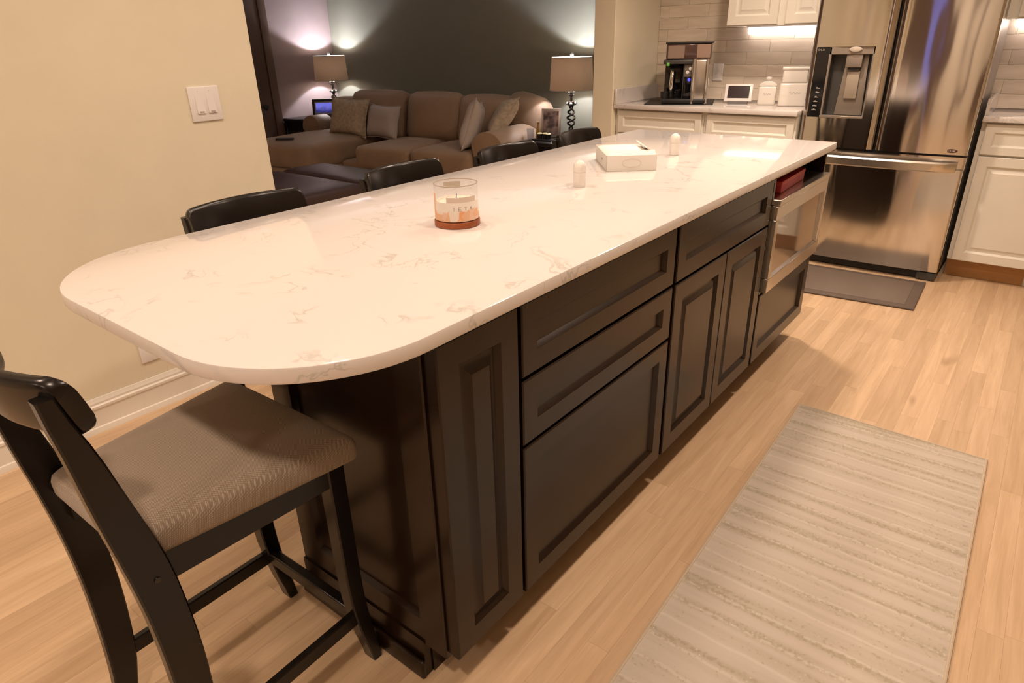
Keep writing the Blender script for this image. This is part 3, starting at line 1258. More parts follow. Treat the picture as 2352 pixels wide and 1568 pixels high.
# ================================================================== ON THE ISLAND
cd = thing('candle_jar', 'glass candle jar with pale label and copper base on the island', 'candle', (-1.139, 1.207, H))
B().lathe([(0.0565, 0.0), (0.0585, 0.002), (0.0585, 0.014), (0.057, 0.016), (0.05, 0.016)], 48).build('base', mat('copper_wood', (0.30, 0.085, 0.03), 0.35, var=0.2), cd)
B().lathe([(0.0545, 0.0165), (0.0555, 0.020), (0.0555, 0.105)], 56, cap=False).build('jar', GLASS, cd)
B().tube([(0.0545 * cos(2 * pi * i / 48), 0.0545 * sin(2 * pi * i / 48), 0.1055) for i in range(49)], 0.0013, 8, cap=False).build('rim', mat('glass_rim', (0.42, 0.36, 0.30), 0.1), cd)
B().lathe([(0.051, 0.0235), (0.0515, 0.026), (0.0515, 0.062), (0.050, 0.064), (0.0, 0.0635)], 40).build('wax', mat('cream_wax', (0.80, 0.72, 0.62), 0.5, Subsurface_Weight=0.3), cd)
B().tube([(0, 0, 0.0635), (0.001, 0, 0.072), (0.002, 0, 0.078)], 0.0012, 6).build('wick', BLACK_MATTE, cd)


def mat_label():
    m, nt, b = nodes_of('printed_label')
    N, L = nt.nodes, nt.links
    tc = N.new('ShaderNodeTexCoord')
    v = N.new('ShaderNodeTexVoronoi')
    v.inputs['Scale'].default_value = 55
    L.new(tc.outputs['Object'], v.inputs['Vector'])
    rp = N.new('ShaderNodeValToRGB')
    rp.color_ramp.interpolation = 'CONSTANT'
    e = rp.color_ramp.elements
    e[0].position, e[0].color = 0.0, col(0.80, 0.38, 0.18)
    e[1].position, e[1].color = 0.35, col(0.80, 0.55, 0.42)
    for p, c in ((0.55, (0.82, 0.73, 0.64)), (0.8, (0.78, 0.48, 0.30))):
        x = rp.color_ramp.elements.new(p)
        x.color = col(*c)
    sx = N.new('ShaderNodeSeparateColor')
    L.new(v.outputs['Color'], sx.inputs[0])
    L.new(sx.outputs[0], rp.inputs['Fac'])
    sp = N.new('ShaderNodeSeparateXYZ')
    L.new(tc.outputs['Object'], sp.inputs[0])
    nz = N.new('ShaderNodeTexNoise')
    nz.inputs['Scale'].default_value = 30
    L.new(tc.outputs['Object'], nz.inputs['Vector'])
    ma = N.new('ShaderNodeMath')
    ma.operation = 'MULTIPLY_ADD'
    ma.inputs[1].default_value = 0.03
    L.new(nz.outputs['Fac'], ma.inputs[0])
    L.new(sp.outputs['Z'], ma.inputs[2])
    mr = N.new('ShaderNodeMapRange')
    mr.inputs[1].default_value = 0.057
    mr.inputs[2].default_value = 0.061
    L.new(ma.outputs[0], mr.inputs[0])
    mx = N.new('ShaderNodeMixRGB')
    mx.inputs[2].default_value = col(0.83, 0.78, 0.72)
    L.new(mr.outputs[0], mx.inputs[0])
    L.new(rp.outputs[0], mx.inputs[1])
    L.new(mx.outputs[0], b.inputs['Base Color'])
    b.inputs['Roughness'].default_value = 0.5
    return m


def arc_patch(r_, a0, a1, z0, z1, n=20, th=0.0004):
    b = B()
    secs = []
    for i in range(n + 1):
        a = a0 + (a1 - a0) * i / n
        c_, s_ = cos(a), sin(a)
        secs.append([(r_ * c_, r_ * s_, z0), ((r_ + th) * c_, (r_ + th) * s_, z0), ((r_ + th) * c_, (r_ + th) * s_, z1), (r_ * c_, r_ * s_, z1)])
    b.sweep(secs)
    return b


va = math.atan2(-1.215, 1.124)           # towards the viewer's side
arc_patch(0.0556, va - 1.75, va + 1.5, 0.019, 0.066, 30).build('label_wrap', mat_label(), cd, label='pale label with orange and pink print')
arc_patch(0.0556, va - 1.65, va - 1.15, 0.033, 0.085, 8).build('orange_streak', mat('orange_print', (0.82, 0.52, 0.36), 0.5), cd)
arc_patch(0.0556, va - 0.45, va + 1.0, 0.066, 0.079, 20).build('label_band', mat('grey_pink_print', (0.66, 0.56, 0.48), 0.5), cd)
arc_patch(0.0530, va + pi - 0.42 + 0.2, va + pi + 0.42 + 0.2, 0.084, 0.099, 10).build('warning_sticker', mat('grey_sticker', (0.48, 0.43, 0.37), 0.5), cd)
lb = B()


def on_jar(x_, z_):
    a = va + x_ / 0.056
    return (0.0562 * cos(a), 0.0562 * sin(a), z_)


letters(lb, 'TETA', -0.010, 0.046, 0.007, 0.0085, 0.008, on_jar, 0.0007)
lb.build('lettering', mat('grey_ink', (0.42, 0.37, 0.30), 0.5), cd)

# carton, open on top with paper flaps
a_ = math.atan2(0.106, 0.129)
tb = thing('tissue_carton', 'small open white paper carton with folded flaps on the island', 'carton', (-1.188, 2.030, H), a_)
CW, CD, CH = 0.175, 0.270, 0.054
WHITE_CARD = mat('white_card', (0.80, 0.77, 0.72), 0.55)
b = B()
t_ = 0.0015
b.box(0, CW, 0, CD, 0.0, t_)
b.box(0, CW, 0, t_, 0, CH)
b.box(0, CW, CD - t_, CD, 0, CH)
b.box(0, t_, 0, CD, 0, CH)
b.box(CW - t_, CW, 0, CD, 0, CH)
b.build('box', WHITE_CARD, tb, smooth=False)
fl_ = B()
fl_.prism([(0.0, CH), (0.022, CH + 0.014), (0.024, CH + 0.012), (0.003, CH - 0.002)], 'x', 0.004, CW - 0.004)
fl_.build('front_flap', WHITE_CARD, tb, smooth=False)
fl_ = B()
fl_.prism([(CW - 0.003, CH - 0.002), (CW, CH), (CW - 0.03, CH + 0.022), (CW - 0.034, CH + 0.02)], 'y', 0.02, CD - 0.06)
fl_.build('side_flap', WHITE_CARD, tb, smooth=False)
B().soft(CW / 2, CD / 2, 0.030, CW - 0.01, CD - 0.01, 0.045, 0.012, 0.012).build('tissue', mat('white_tissue', (0.84, 0.81, 0.76), 0.9, bump=0.4, bscale=40), tb)
# faint oval print and side mark
pm = mat('faint_print', (0.70, 0.66, 0.60), 0.5)
b = B()
b.tube([(CW * 0.5 + 0.033 * cos(2 * pi * i / 28), -0.0006, 0.028 + 0.014 * sin(2 * pi * i / 28)) for i in range(29)], 0.0011, 5, cap=False)
b.build('oval_print', pm, tb)
b = B()
b.tube([(-0.0006, 0.09, 0.034), (-0.0006, 0.10, 0.026), (-0.0006, 0.115, 0.032)], 0.0016, 5)
b.build('side_mark', mat('grey_mark', (0.45, 0.41, 0.36), 0.5), tb)

CERAMIC = mat('white_ceramic', (0.82, 0.79, 0.74), 0.12)


def shaker(x_, y_, label):
    s_ = thing('shaker', label, 'shaker', (x_, y_, H), 0, 'domed shakers on the island')
    B().lathe([(0.0185, 0), (0.0195, 0.002), (0.0200, 0.02), (0.0205, 0.0465), (0.0, 0.0465)], 28).build('body', CERAMIC, s_)
    dome = [(0.0208, 0.047), (0.0208, 0.052)] + [(0.0206 * cos(a) + 0.0002, 0.060 + 0.022 * sin(a)) for a in [i * pi / 16 for i in range(8)]] + [(0.0001, 0.082)]
    B().lathe(dome, 28).build('cap', CERAMIC, s_)
    h_ = B()
    for i in range(5):
        a = 2 * pi * i / 5
        h_.lathe([(0.0012, 0), (0.0, 0.0006)], 6, 0.006 * cos(a), 0.006 * sin(a), 0.0805)
    h_.build('holes', DARK_GREY, s_)


shaker(-1.130, 1.768, 'white domed shaker left of the carton, nearer the candle jar')
shaker(-1.146, 2.480, 'white domed shaker beyond the carton, toward the far end')

# ================================================================== RUG, MAT
rg = thing('runner_rug', 'beige striped woven runner rug on the floor beside the island', 'rug', (0, 0, 0))
import_pts = [(-0.515, 2.452), (0.101, 2.437), (0.125, 0.35), (-0.470, 0.35)]
b = B().prism([(p[0], p[1]) for p in import_pts], 'z', 0.0005, 0.008, 0.002, 2)
b.build('woven_field', RUG, rg)
b = B()
ed = [(p[0], p[1], 0.006) for p in import_pts]
for i in range(4):
    p, q = Vector(ed[i]), Vector(ed[(i + 1) % 4])
    b.tube([p, q], 0.0048, 8)
b.build('bound_edge', mat('tan_binding', (0.50, 0.42, 0.32), 0.9, bump=0.4, bscale=300), rg)
fm = thing('floor_mat', 'dark brown rubber comfort mat on the floor before the fridge', 'mat')
mp_ = [(-0.335, 3.795), (-0.352, 4.29), (-1.12, 4.27), (-1.10, 3.735)]
B().prism(mp_, 'z', 0.0005, 0.012, 0.008, 3).build('mat_body', MATRUB, fm)
cxm, cym = sum(p[0] for p in mp_) / 4, sum(p[1] for p in mp_) / 4
B().prism([(cxm + (p[0] - cxm) * 0.87, cym + (p[1] - cym) * 0.82) for p in mp_], 'z', 0.010, 0.0145, 0.003, 2).build('raised_field', mat('mat_field', (0.15, 0.115, 0.09), 0.5, bump=0.25, bscale=90), fm)

# ================================================================== FRIDGE
XF0, XF1, YF = -1.205, -0.318, 4.35
XM = -0.7765
fr = thing('refrigerator', 'large stainless french-door fridge with dispenser and bottom freezer', 'fridge')
B().box(XF0 + 0.006, XF1 - 0.003, YF + 0.073, YT - 0.02, 0.04, 1.755, 0.004, 1).build('case', mat('fridge_case_grey', (0.34, 0.31, 0.28), 0.4, metal=0.3), fr)
XMID = (XF0 + XF1) / 2
HWF = (XF1 - XF0) / 2


def bow(x_):
    """the whole front swells gently in plan"""
    u = (x_ - XMID) / HWF
    return -0.022 * (1 - min(1, u * u))


def door_shell(x0, x1, z0, z1, rl, rr, n=26, th=0.07, hole=None):
    """curved door: plan outline swept in z, edges rounded with radii rl / rr"""
    front = []
    for i in range(n + 1):
        x_ = x0 + (x1 - x0) * i / n
        y_ = YF + bow(x_)
        front.append((x_, y_))
    pts = []
    # left rounding
    for i in range(9):
        a = pi / 2 * i / 8
        pts.append((x0 + rl * (1 - sin(a)), YF + bow(x0 + rl) + rl * (1 - cos(a))))
    left = pts[::-1]
    right = []
    for i in range(9):
        a = pi / 2 * i / 8
        right.append((x1 - rr * (1 - sin(a)), YF + bow(x1 - rr) + rr * (1 - cos(a))))
    mid = [p for p in front if x0 + rl + 1e-4 < p[0] < x1 - rr - 1e-4]
    return left + mid + right


ZG, ZT = 0.7205, 1.775
dl = thing  # noqa
# left door has a rectangular opening for the dispenser: built of columns and bands
DX0, DX1, DZ0, DZ1 = -1.173, -0.862, 0.885, 1.266


def plate_from_outline(pts, z0, z1, yb):
    b = B()
    lo = [b.bm.verts.new((p[0], p[1], z0)) for p in pts] + [b.bm.verts.new((pts[-1][0], yb, z0)), b.bm.verts.new((pts[0][0], yb, z0))]
    hi = [b.bm.verts.new((v.co.x, v.co.y, z1)) for v in lo]
    n = len(lo)
    fs = [b.bm.faces.new(lo[::-1]), b.bm.faces.new(hi)]
    for i in range(n):
        fs.append(b.bm.faces.new((lo[i], lo[(i + 1) % n], hi[(i + 1) % n], hi[i])))
    bmesh.ops.recalc_face_normals(b.bm, faces=fs)
    return b


def add_outline(b, pts, z0, z1, yb):
    o = plate_from_outline(pts, z0, z1, yb)
    me = bpy.data.meshes.new('tmp')
    o.bm.to_mesh(me)
    o.bm.free()
    b.bm.from_mesh(me)
    bpy.data.meshes.remove(me)


def clip_x(pts, a, c_):
    """part of the outline between x=a and x=c_"""
    out = []
    for p, q in zip(pts, pts[1:]):
        if a <= p[0] <= c_:
            out.append(p)
        for e_ in (a, c_):
            if (p[0] - e_) * (q[0] - e_) < 0:
                t = (e_ - p[0]) / (q[0] - p[0])
                out.append((e_, p[1] + t * (q[1] - p[1])))
    if a <= pts[-1][0] <= c_:
        out.append(pts[-1])
    return out


ol = door_shell(XF0, XM - 0.004, ZG, ZT, 0.03, 0.035)
b = B()
yb = YF + 0.072
add_outline(b, ol, DZ1, ZT, yb)
add_outline(b, ol, ZG, DZ0, yb)
add_outline(b, clip_x(ol, XF0, DX0), DZ0, DZ1, yb)
add_outline(b, clip_x(ol, DX1, XM), DZ0, DZ1, yb)
ld = b.build('left_door', STEEL, fr, ang=30)
orr = door_shell(XM + 0.004, XF1, ZG, ZT, 0.035, 0.014)
b = B()
add_outline(b, orr, ZG, ZT, yb)
rd_ = b.build('right_door', STEEL, fr, ang=30)
B().box(XF0 + 0.02, XF1 - 0.02, YF + 0.03, YF + 0.075, ZG - 0.018, ZG + 0.002).build('door_gasket', BLACK_MATTE, fr)
B().box(XM - 0.006, XM + 0.006, YF + 0.03, YF + 0.075, ZG, ZT).build('centre_gasket', BLACK_MATTE, fr)
# dispenser set in the left door
yd = YF + bow(-1.0) + 0.003
B().box(DX0 + 0.002, -1.100, yd - 0.006 + 0.010, yd + 0.03, DZ0 + 0.002, DZ1 - 0.002, 0.003, 1).build('control_strip', BLACK_GLOSS, ld)
ic = B()
for i, zz in enumerate((0.925, 0.948, 0.971, 0.996, 1.022, 1.045)):
    ic.box(-1.150 + 0.002 * i, -1.126 + 0.002 * i * 0.4, yd + 0.0030, yd + 0.0045, zz - 0.002, zz + 0.002)
    ic.box(-1.142, -1.133, yd + 0.0030, yd + 0.0045, zz + 0.003, zz + 0.006)
ic.build('icons', mat('pale_icon', (0.40, 0.38, 0.36), 0.5), ld)
lg = B()
lg.tube([(-1.158 + 0.0045 * cos(2 * pi * i / 14), yd + 0.0034, 1.2515 + 0.0045 * sin(2 * pi * i / 14)) for i in range(15)], 0.0009, 5, cap=False)
letters(lg, 'LG', -1.148, 1.2475, 0.0065, 0.008, 0.004, lambda a, c_: (a, yd + 0.0034, c_), 0.0009)
lg.build('maker_mark', mat('pale_mark', (0.55, 0.52, 0.49), 0.4), ld)
b = B()
b.box(-1.100, DX1, yd + 0.002, yd + 0.02, DZ1 - 0.040, DZ1, 0.002, 1)      # head
b.box(-1.100, -1.088, yd + 0.002, yd + 0.02, DZ0, DZ1, 0.002, 1)
b.box(DX1 - 0.010, DX1, yd + 0.002, yd + 0.02, DZ0, DZ1, 0.002, 1)
b.box(-1.100, DX1, yd - 0.008, yd + 0.02, DZ0, DZ0 + 0.014, 0.003, 1)
b.build('dispenser_frame', GREY_STEEL, ld)
b = B()
b.box(-1.089, DX1 - 0.01, yd + 0.064, yd + 0.070, DZ0, DZ1)
b.box(-1.089, -1.086, yd + 0.006, yd + 0.066, DZ0, DZ1)
b.box(DX1 - 0.012, DX1 - 0.009, yd + 0.006, yd + 0.066, DZ0, DZ1)
b.build('dispenser_recess', DARK_GREY, ld)
b = B()
b.prism([(-1.035, DZ0 + 0.014), (-0.885, DZ0 + 0.014), (-0.898, DZ1 - 0.04), (-1.012, DZ1 - 0.04)], 'y', yd + 0.050, yd + 0.062, 0.004, 2)
b.build('dispenser_back', GREY_STEEL, ld)
b = B()
b.box(-1.008, -0.922, yd + 0.010, yd + 0.058, DZ1 - 0.108, DZ1 - 0.038, 0.005, 2)
b.build('water_spout', GREY_STEEL, ld)
B().box(-0.992, -0.930, yd + 0.02, yd + 0.05, DZ1 - 0.122, DZ1 - 0.106).build('spout_shadow_gap', BLACK_MATTE, ld)
B().box(-0.995, -0.928, yd + 0.036, yd + 0.052, DZ0 + 0.105, DZ0 + 0.252, 0.004, 2).build('paddle', mat('paddle_grey', (0.42, 0.37, 0.31), 0.35, metal=0.3), ld)
B().lathe([(0.0, 0.0), (0.024, 0.001), (0.027, 0.006), (0.022, 0.014), (0, 0.017)], 20, mtx=T(-0.963, yd + 0.004, DZ1 - 0.014) @ Rot(pi / 2, 'X') @ Matrix.Diagonal((1.3, 0.55, 1, 1))).build('lamp_dome', mat('pale_dome', (0.50, 0.45, 0.39), 0.25), ld)
# badge at the foot of the right door
b = B()
b.lathe([(0.0, 0), (0.03, 0.0), (0.03, 0.0015), (0.027, 0.0025), (0.0, 0.0025)], 28, mtx=T(-0.395, YF + bow(-0.395) + 0.001, 0.741) @ Rot(pi / 2, 'X') @ Matrix.Diagonal((1.0, 0.35, 1, 1)))
b.build('badge', mat('badge_dark', (0.12, 0.08, 0.06), 0.3, metal=0.6), rd_)
b = B()
for i in range(4):
    b.box(-0.412 + i * 0.009, -0.406 + i * 0.009, YF + bow(-0.395) - 0.0025, YF + bow(-0.395) - 0.0012, 0.738, 0.744)
b.build('badge_mark', CHROME, rd_)
# freezer drawer
ofz = door_shell(XF0, XF1, 0.055, 0.70, 0.03, 0.014, n=40)
b = B()
add_outline(b, ofz, 0.058, 0.640, yb)
add_outline(b, [(p[0], p[1] + 0.028) for p in ofz], 0.640, 0.705, yb)
fz = b.build('freezer_drawer', STEEL, fr, ang=30)
# wide ledge handle across the top of the freezer
hb_ = B()
secs = []
for i in range(41):
    x_ = XF0 + 0.035 + (XF1 - XF0 - 0.07) * i / 40
    u = (x_ - XMID) / HWF
    y_ = YF + bow(x_)
    out = 0.058 * (1 - abs(u) ** 6)
    secs.append([(x_, y_ + 0.03, 0.645), (x_, y_ - out + 0.006, 0.630), (x_, y_ - out, 0.637), (x_, y_ - out, 0.674), (x_, y_ - out + 0.008, 0.683), (x_, y_ + 0.03, 0.692)])
hb_.sweep(secs)
hb_.build('handle', STEEL2, fz, ang=40)
b = B()
b.box(XF0 + 0.01, XF1 - 0.03, YF + 0.03, YF + 0.07, 0.006, 0.056)
b.build('toe_grille', BLACK_MATTE, fr)
b = B()
b.prism([(XF1 - 0.10, YF + 0.004), (XF1 - 0.004, YF + 0.004), (XF1 - 0.004, YF + 0.075), (XF1 - 0.08, YF + 0.075)], 'z', 0.003, 0.05, 0.006, 2)
b.build('foot', DARK_GREY, fr)
b = B()
b.prism([(XF0 + 0.10, YF + 0.004), (XF0 + 0.004, YF + 0.004), (XF0 + 0.004, YF + 0.075), (XF0 + 0.08, YF + 0.075)], 'z', 0.003, 0.05, 0.006, 2)
b.build('foot', DARK_GREY, fr)
B().box(XF0 + 0.012, XF1 - 0.012, YF + 0.075, YT - 0.1, 0.0, 0.04).build('base', BLACK_MATTE, fr)

# ================================================================== LEFT BACK COUNTER
XS = -2.471
YB = 4.293
YCF = 4.318
cz = 0.886


def base_unit(name, label, x0, x1, dz=0.722, toe=True, yf=YCF, doors=1):
    t = thing(name, label, 'cabinet')
    b = B()
    b.box(x0, x1, yf + 0.021, YT - 0.003, 0.115, cz)
    b.box(x0, x1, yf + 0.095, YT - 0.003, 0.0, 0.115)
    b.build('body', CAB, t)
    door_front('drawer', t, 'y', yf, x0 + 0.022, x1 - 0.012, dz + 0.004, 0.874, CAB, rail=0.042, lip=0.010, dep=0.009)
    w_ = (x1 - x0 - 0.034) / doors
    for i in range(doors):
        door_front('door', t, 'y', yf, x0 + 0.022 + i * w_, x0 + 0.022 + (i + 1) * w_ - (0.003 if i < doors - 1 else 0), 0.118, dz - 0.006, CAB, raised=True, rail=0.05)
    B().box(x0, x1, yf + 0.082, yf + 0.094, 0.001, 0.114).build('toe_board', TOE, t)
    return t


base_unit('base_cabinet', 'cream base cabinet under the coffee machine, against the wall end', -2.470, -1.812)
base_unit('base_cabinet', 'cream base cabinet between the coffee cabinet and the fridge', -1.810, -1.218)
lc = thing('wall_countertop', 'white countertop with short side upstand under the coffee machine', 'countertop')
B().box(XS, -1.214, YB, YT - 0.008, 0.8865, H, 0.003, 2).build('slab', QUARTZ, lc)
B().box(XS, XS + 0.02, YB, YT - 0.008, H, H + 0.102, 0.002, 1).build('upstand', QUARTZ, lc)


def wall_unit(label, x0, x1, xs, yf=4.58, z0=1.39, z1=2.30):
    t = thing('wall_cabinet', label, 'cabinet')
    b = B()
    b.box(x0, x1, yf + 0.021, YT - 0.007, z0 + 0.028, z1)
    b.box(x0, x1, yf + 0.021, yf + 0.04, z0, z0 + 0.028)
    b.box(x0, x0 + 0.018, yf + 0.04, YT - 0.007, z0, z0 + 0.028)
    b.box(x1 - 0.018, x1, yf + 0.04, YT - 0.007, z0, z0 + 0.028)
    b.build('body', CAB, t)
    for a, c_ in xs:
        door_front('door', t, 'y', yf, a, c_, z0 + 0.006, z1 - 0.006, CAB, raised=True, rail=0.052)
    return t


LED = emit_mat('under_cabinet_led', (1.0, 0.82, 0.73), 8.0)
wc = wall_unit('cream wall cabinet above the canisters with a bright light strip beneath', -1.830, -1.213, ((-1.822, -1.502), (-1.454, -1.218)))


def strip(x0, x1, y0, name_label):
    t = thing('under_cabinet_light', name_label, 'light')
    B().box(x0, x1, y0, y0 + 0.05, 1.384, 1.416, 0.002, 1).build('housing', PLATE, t)
    B().prism([(y0 + 0.004, 1.384), (y0 + 0.004, 1.352), (y0 + 0.014, 1.342), (y0 + 0.046, 1.342), (y0 + 0.046, 1.384)], 'x', x0 + 0.01, x1 - 0.01, 0.004, 2).build('diffuser', LED, t)


strip(-1.79, -1.225, 4.862, 'glowing light strip under the wall cabinet above the canisters')

# ---- things on the left counter
cmat = thing('counter_mat', 'thin black mat under the coffee machine on the counter', 'mat', (-2.13, 4.60, H), R(21))
B().box(-0.215, 0.245, -0.21, 0.20, 0.0, 0.004, 0.001, 1).build('mat_body', mat('black_mat', (0.015, 0.012, 0.011), 0.5, bump=0.2), cmat)
cm = thing('coffee_machine', 'black and steel coffee machine on a black mat left of the fridge', 'coffee machine', (-2.075, 4.60, H + 0.0045), R(21))
SMOKE = mat_glass('smoked_plastic', 0.05, (0.22, 0.15, 0.12))
B().box(-0.150, 0.145, -0.165, 0.16, 0, 0.032, 0.008, 2).build('base', BLACK_MATTE, cm)
B().box(-0.150, -0.020, -0.01, 0.16, 0.032, 0.252, 0.006, 2).build('brew_back', BLACK_GLOSS, cm)
B().box(-0.014, 0.048, -0.120, 0.16, 0.032, 0.252, 0.006, 2).build('control_panel', BLACK_GLOSS, cm)
B().box(-0.020, -0.013, -0.128, 0.10, 0.032, 0.252, 0.002, 1).build('divider', DARK_GREY, cm)
B().box(-0.155, 0.050, -0.150, 0.16, 0.252, 0.278, 0.005, 2).build('brew_head', DARK_GREY, cm)
B().box(-0.014, 0.047, -0.126, -0.119, 0.170, 0.250, 0.002, 1).build('button_plate', mat('grey_panel', (0.20, 0.18, 0.16), 0.35, metal=0.5), cm)
for zx in ((0.008, 0.200), (0.026, 0.222)):
    B().lathe([(0.011, 0), (0.0105, 0.005), (0, 0.006)], 18, mtx=T(zx[0], -0.1255, zx[1]) @ Rot(pi / 2, 'X')).build('button', PLATE, cm)
B().lathe([(0.010, 0), (0.010, 0.002), (0, 0.0022)], 18, mtx=T(0.022, -0.1195, 0.152) @ Rot(pi / 2, 'X')).build('power_light', emit_mat('blue_indicator', (0.12, 0.12, 1.0), 1.4), cm)
B().box(0.050, 0.148, -0.155, 0.16, 0.006, 0.280, 0.012, 3).build('steel_housing', STEEL2, cm)
B().lathe([(0.014, 0.0), (0.0145, 0.28), (0.0, 0.28)], 20, 0.052, -0.152, 0.002).build('chrome_post', CHROME, cm)
B().lathe([(0.014, 0.0), (0.0145, 0.28), (0.0, 0.28)], 20, 0.138, -0.150, 0.002).build('chrome_post', CHROME, cm)
B().box(-0.140, 0.150, -0.140, 0.155, 0.280, 0.375, 0.008, 2).build('water_tank', mat('smoked_tank', (0.085, 0.05, 0.042), 0.12), cm)
B().box(-0.128, -0.020, -0.1425, -0.139, 0.286, 0.366, 0.003, 1).build('tank_window', mat('tank_window', (0.26, 0.19, 0.155), 0.15), cm)
B().box(0.06, 0.146, -0.1425, -0.139, 0.290, 0.370, 0.003, 1).build('tank_side', mat('tank_side', (0.34, 0.24, 0.19), 0.15), cm)
B().box(-0.146, 0.158, -0.146, 0.158, 0.375, 0.387, 0.004, 2).build('lid', BLACK_MATTE, cm)
B().tube([(-0.092, -0.085, 0.21), (-0.092, -0.09, 0.20), (-0.096, -0.095, 0.10), (-0.097, -0.09, 0.082)], [0.010, 0.0145, 0.0155, 0.011], 14).build('frother_wand', CHROME, cm)
B().lathe([(0.028, 0.0), (0.030, 0.006), (0.020, 0.012), (0.012, 0.05), (0.010, 0.06)], 20, -0.095, -0.088, 0.032).build('cup_rest', BLACK_GLOSS, cm)
B().lathe([(0.0, 0), (0.026, 0), (0.028, 0.045), (0.0, 0.05)], 18, -0.138, -0.10, 0.03).build('drip_cup', BLACK_MATTE, cm)
B().lathe([(0.010, 0), (0.010, 0.02), (0, 0.022)], 14, -0.122, -0.145, 0.242).build('green_light', emit_mat('green_indicator', (0.35, 0.75, 0.10), 0.55), cm)
dsp = thing('smart_display', 'white tilted tablet display with dark screen on the counter', 'display', (-1.715, 4.64, H), R(16))
MT = T(0, 0, 0.016) @ Rot(R(-24), 'X')
B().box(-0.090, 0.090, -0.006, 0.006, 0, 0.118, 0.005, 3, mtx=MT).build('bezel', PLATE, dsp)
B().box(-0.070, 0.070, -0.0072, -0.0058, 0.020, 0.102, 0, mtx=MT).build('screen', mat('dark_screen', (0.028, 0.018, 0.022), 0.15), dsp)
b = B()
b.prism([(-0.012, 0.0), (0.085, 0.0), (0.070, 0.02), (0.030, 0.085), (0.012, 0.03)], 'x', -0.065, 0.065, 0.006, 2)
b.build('stand', mat('grey_fabric_stand', (0.16, 0.15, 0.15), 0.8), dsp)


def canister(x_, y_, w_, hb2, label, kind):
    t = thing('canister', label, 'canister', (x_, y_, H), R(18), 'white canisters by the fridge')
    B().box(-w_ / 2, w_ / 2, -w_ / 2, w_ / 2, 0, hb2, 0.012, 3).build('body', CERAMIC, t)
    if kind == 'knob':
        b = B()
        b.prism([(-w_ / 2, hb2 + 0.001), (w_ / 2, hb2 + 0.001), (w_ / 2 - 0.004, hb2 + 0.012), (0.022, hb2 + 0.028), (-0.022, hb2 + 0.028), (-w_ / 2 + 0.004, hb2 + 0.012)], 'y', -w_ / 2, w_ / 2, 0.004, 2)
        b.build('lid', CERAMIC, t)
        B().lathe([(0.008, hb2 + 0.026), (0.009, hb2 + 0.033), (0.020, hb2 + 0.042), (0.019, hb2 + 0.051), (0, hb2 + 0.056)], 20).build('knob', CERAMIC, t)
    else:
        B().box(-w_ / 2 + 0.008, w_ / 2 - 0.008, -w_ / 2 + 0.008, w_ / 2 - 0.008, hb2, hb2 + 0.090, 0.010, 3).build('lid', CERAMIC, t)
        B().box(-w_ / 2 + 0.002, w_ / 2 - 0.002, -w_ / 2 + 0.002, w_ / 2 - 0.002, hb2 + 0.078, hb2 + 0.094, 0.006, 2).build('rim', CERAMIC, t)
    b = B()
    z = hb2 * 0.58
    b.tube([(-0.022 + 0.05 * i / 14 * w_ / 0.12, -w_ / 2 - 0.0006, z + 0.007 * sin(i * 1.5) * (1.4 - i / 14)) for i in range(15)], 0.0011, 5)
    b.build('script_mark', mat('grey_script', (0.45, 0.42, 0.40), 0.5), t)


canister(-1.532, 4.67, 0.112, 0.118, 'smaller white canister with knobbed lid beside the smart display', 'knob')
canister(-1.368, 4.665, 0.165, 0.140, 'larger white canister with tall square lid next to the fridge', 'tall')

# ================================================================== RIGHT SIDE
YR = 4.466
XR = -0.298
base_unit('base_cabinet', 'cream base cabinet with drawer and door right of the fridge', XR, 0.50, yf=YR + 0.003, dz=0.711)
for o in [c_ for c_ in C.objects if c_.name.startswith('toe_board')][-1:]:
    bpy.data.objects.remove(o)
rb = [c_ for c_ in C.objects if c_.name.startswith('base_cabinet')][-1]
B().box(XR + 0.002, 0.085, YR + 0.088, YR + 0.099, 0.001, 0.114).build('toe_board', TOE, rb)
B().box(0.085, 0.50, YR + 0.10, YR + 0.11, 0.001, 0.114).build('toe_vent', BLACK_MATTE, rb)
rc = thing('wall_countertop', 'white countertop right of the fridge', 'countertop')
B().box(XR, 0.55, YR - 0.022, YT - 0.008, 0.8865, H, 0.003, 2).build('slab', QUARTZ, rc)
B().box(XR, XR + 0.018, YR + 0.01, YT - 0.008, H, H + 0.085, 0.002, 1).build('upstand', QUARTZ, rc)
wall_unit('cream wall cabinet above the counter right of the fridge', -0.325, 0.45, ((-0.272, 0.10), (0.105, 0.44)), z0=1.384)
strip(-0.30, 0.40, 4.862, 'light strip under the wall cabinet right of the fridge')
og = thing('ceramic_bird', 'pale pink ceramic ornament with handle and orange foot on the right counter', 'ornament', (0.02, 4.70, H))
PINK = mat('pink_glaze', (0.78, 0.62, 0.58), 0.15)
B().lathe([(0.03, 0.0), (0.05, 0.01), (0.055, 0.06), (0.045, 0.10), (0.030, 0.125), (0.0, 0.13)], 24).build('body', PINK, og)
B().tube([(-0.03, 0, 0.11), (-0.06, 0, 0.10), (-0.105, 0, 0.115), (-0.135, 0, 0.095)], [0.022, 0.022, 0.02, 0.014], 12).build('spout', PINK, og)
B().tube([(-0.135, 0, 0.075), (-0.10, 0, 0.07), (-0.06, 0, 0.075)], [0.012, 0.016, 0.018], 12).build('beak', mat('orange_glaze', (0.80, 0.42, 0.25), 0.2), og)
B().tube([(-0.09, 0, 0.125), (-0.06, 0, 0.16), (-0.01, 0, 0.178), (0.04, 0, 0.165), (0.055, 0, 0.12)], 0.011, 12).build('handle', PINK, og)

# ================================================================== LIVING ROOM
SA = R(9)
so = thing('sectional_sofa', 'tan sectional sofa with chaise along the dark olive wall', 'sofa', (-4.95, 4.12, 0), SA)
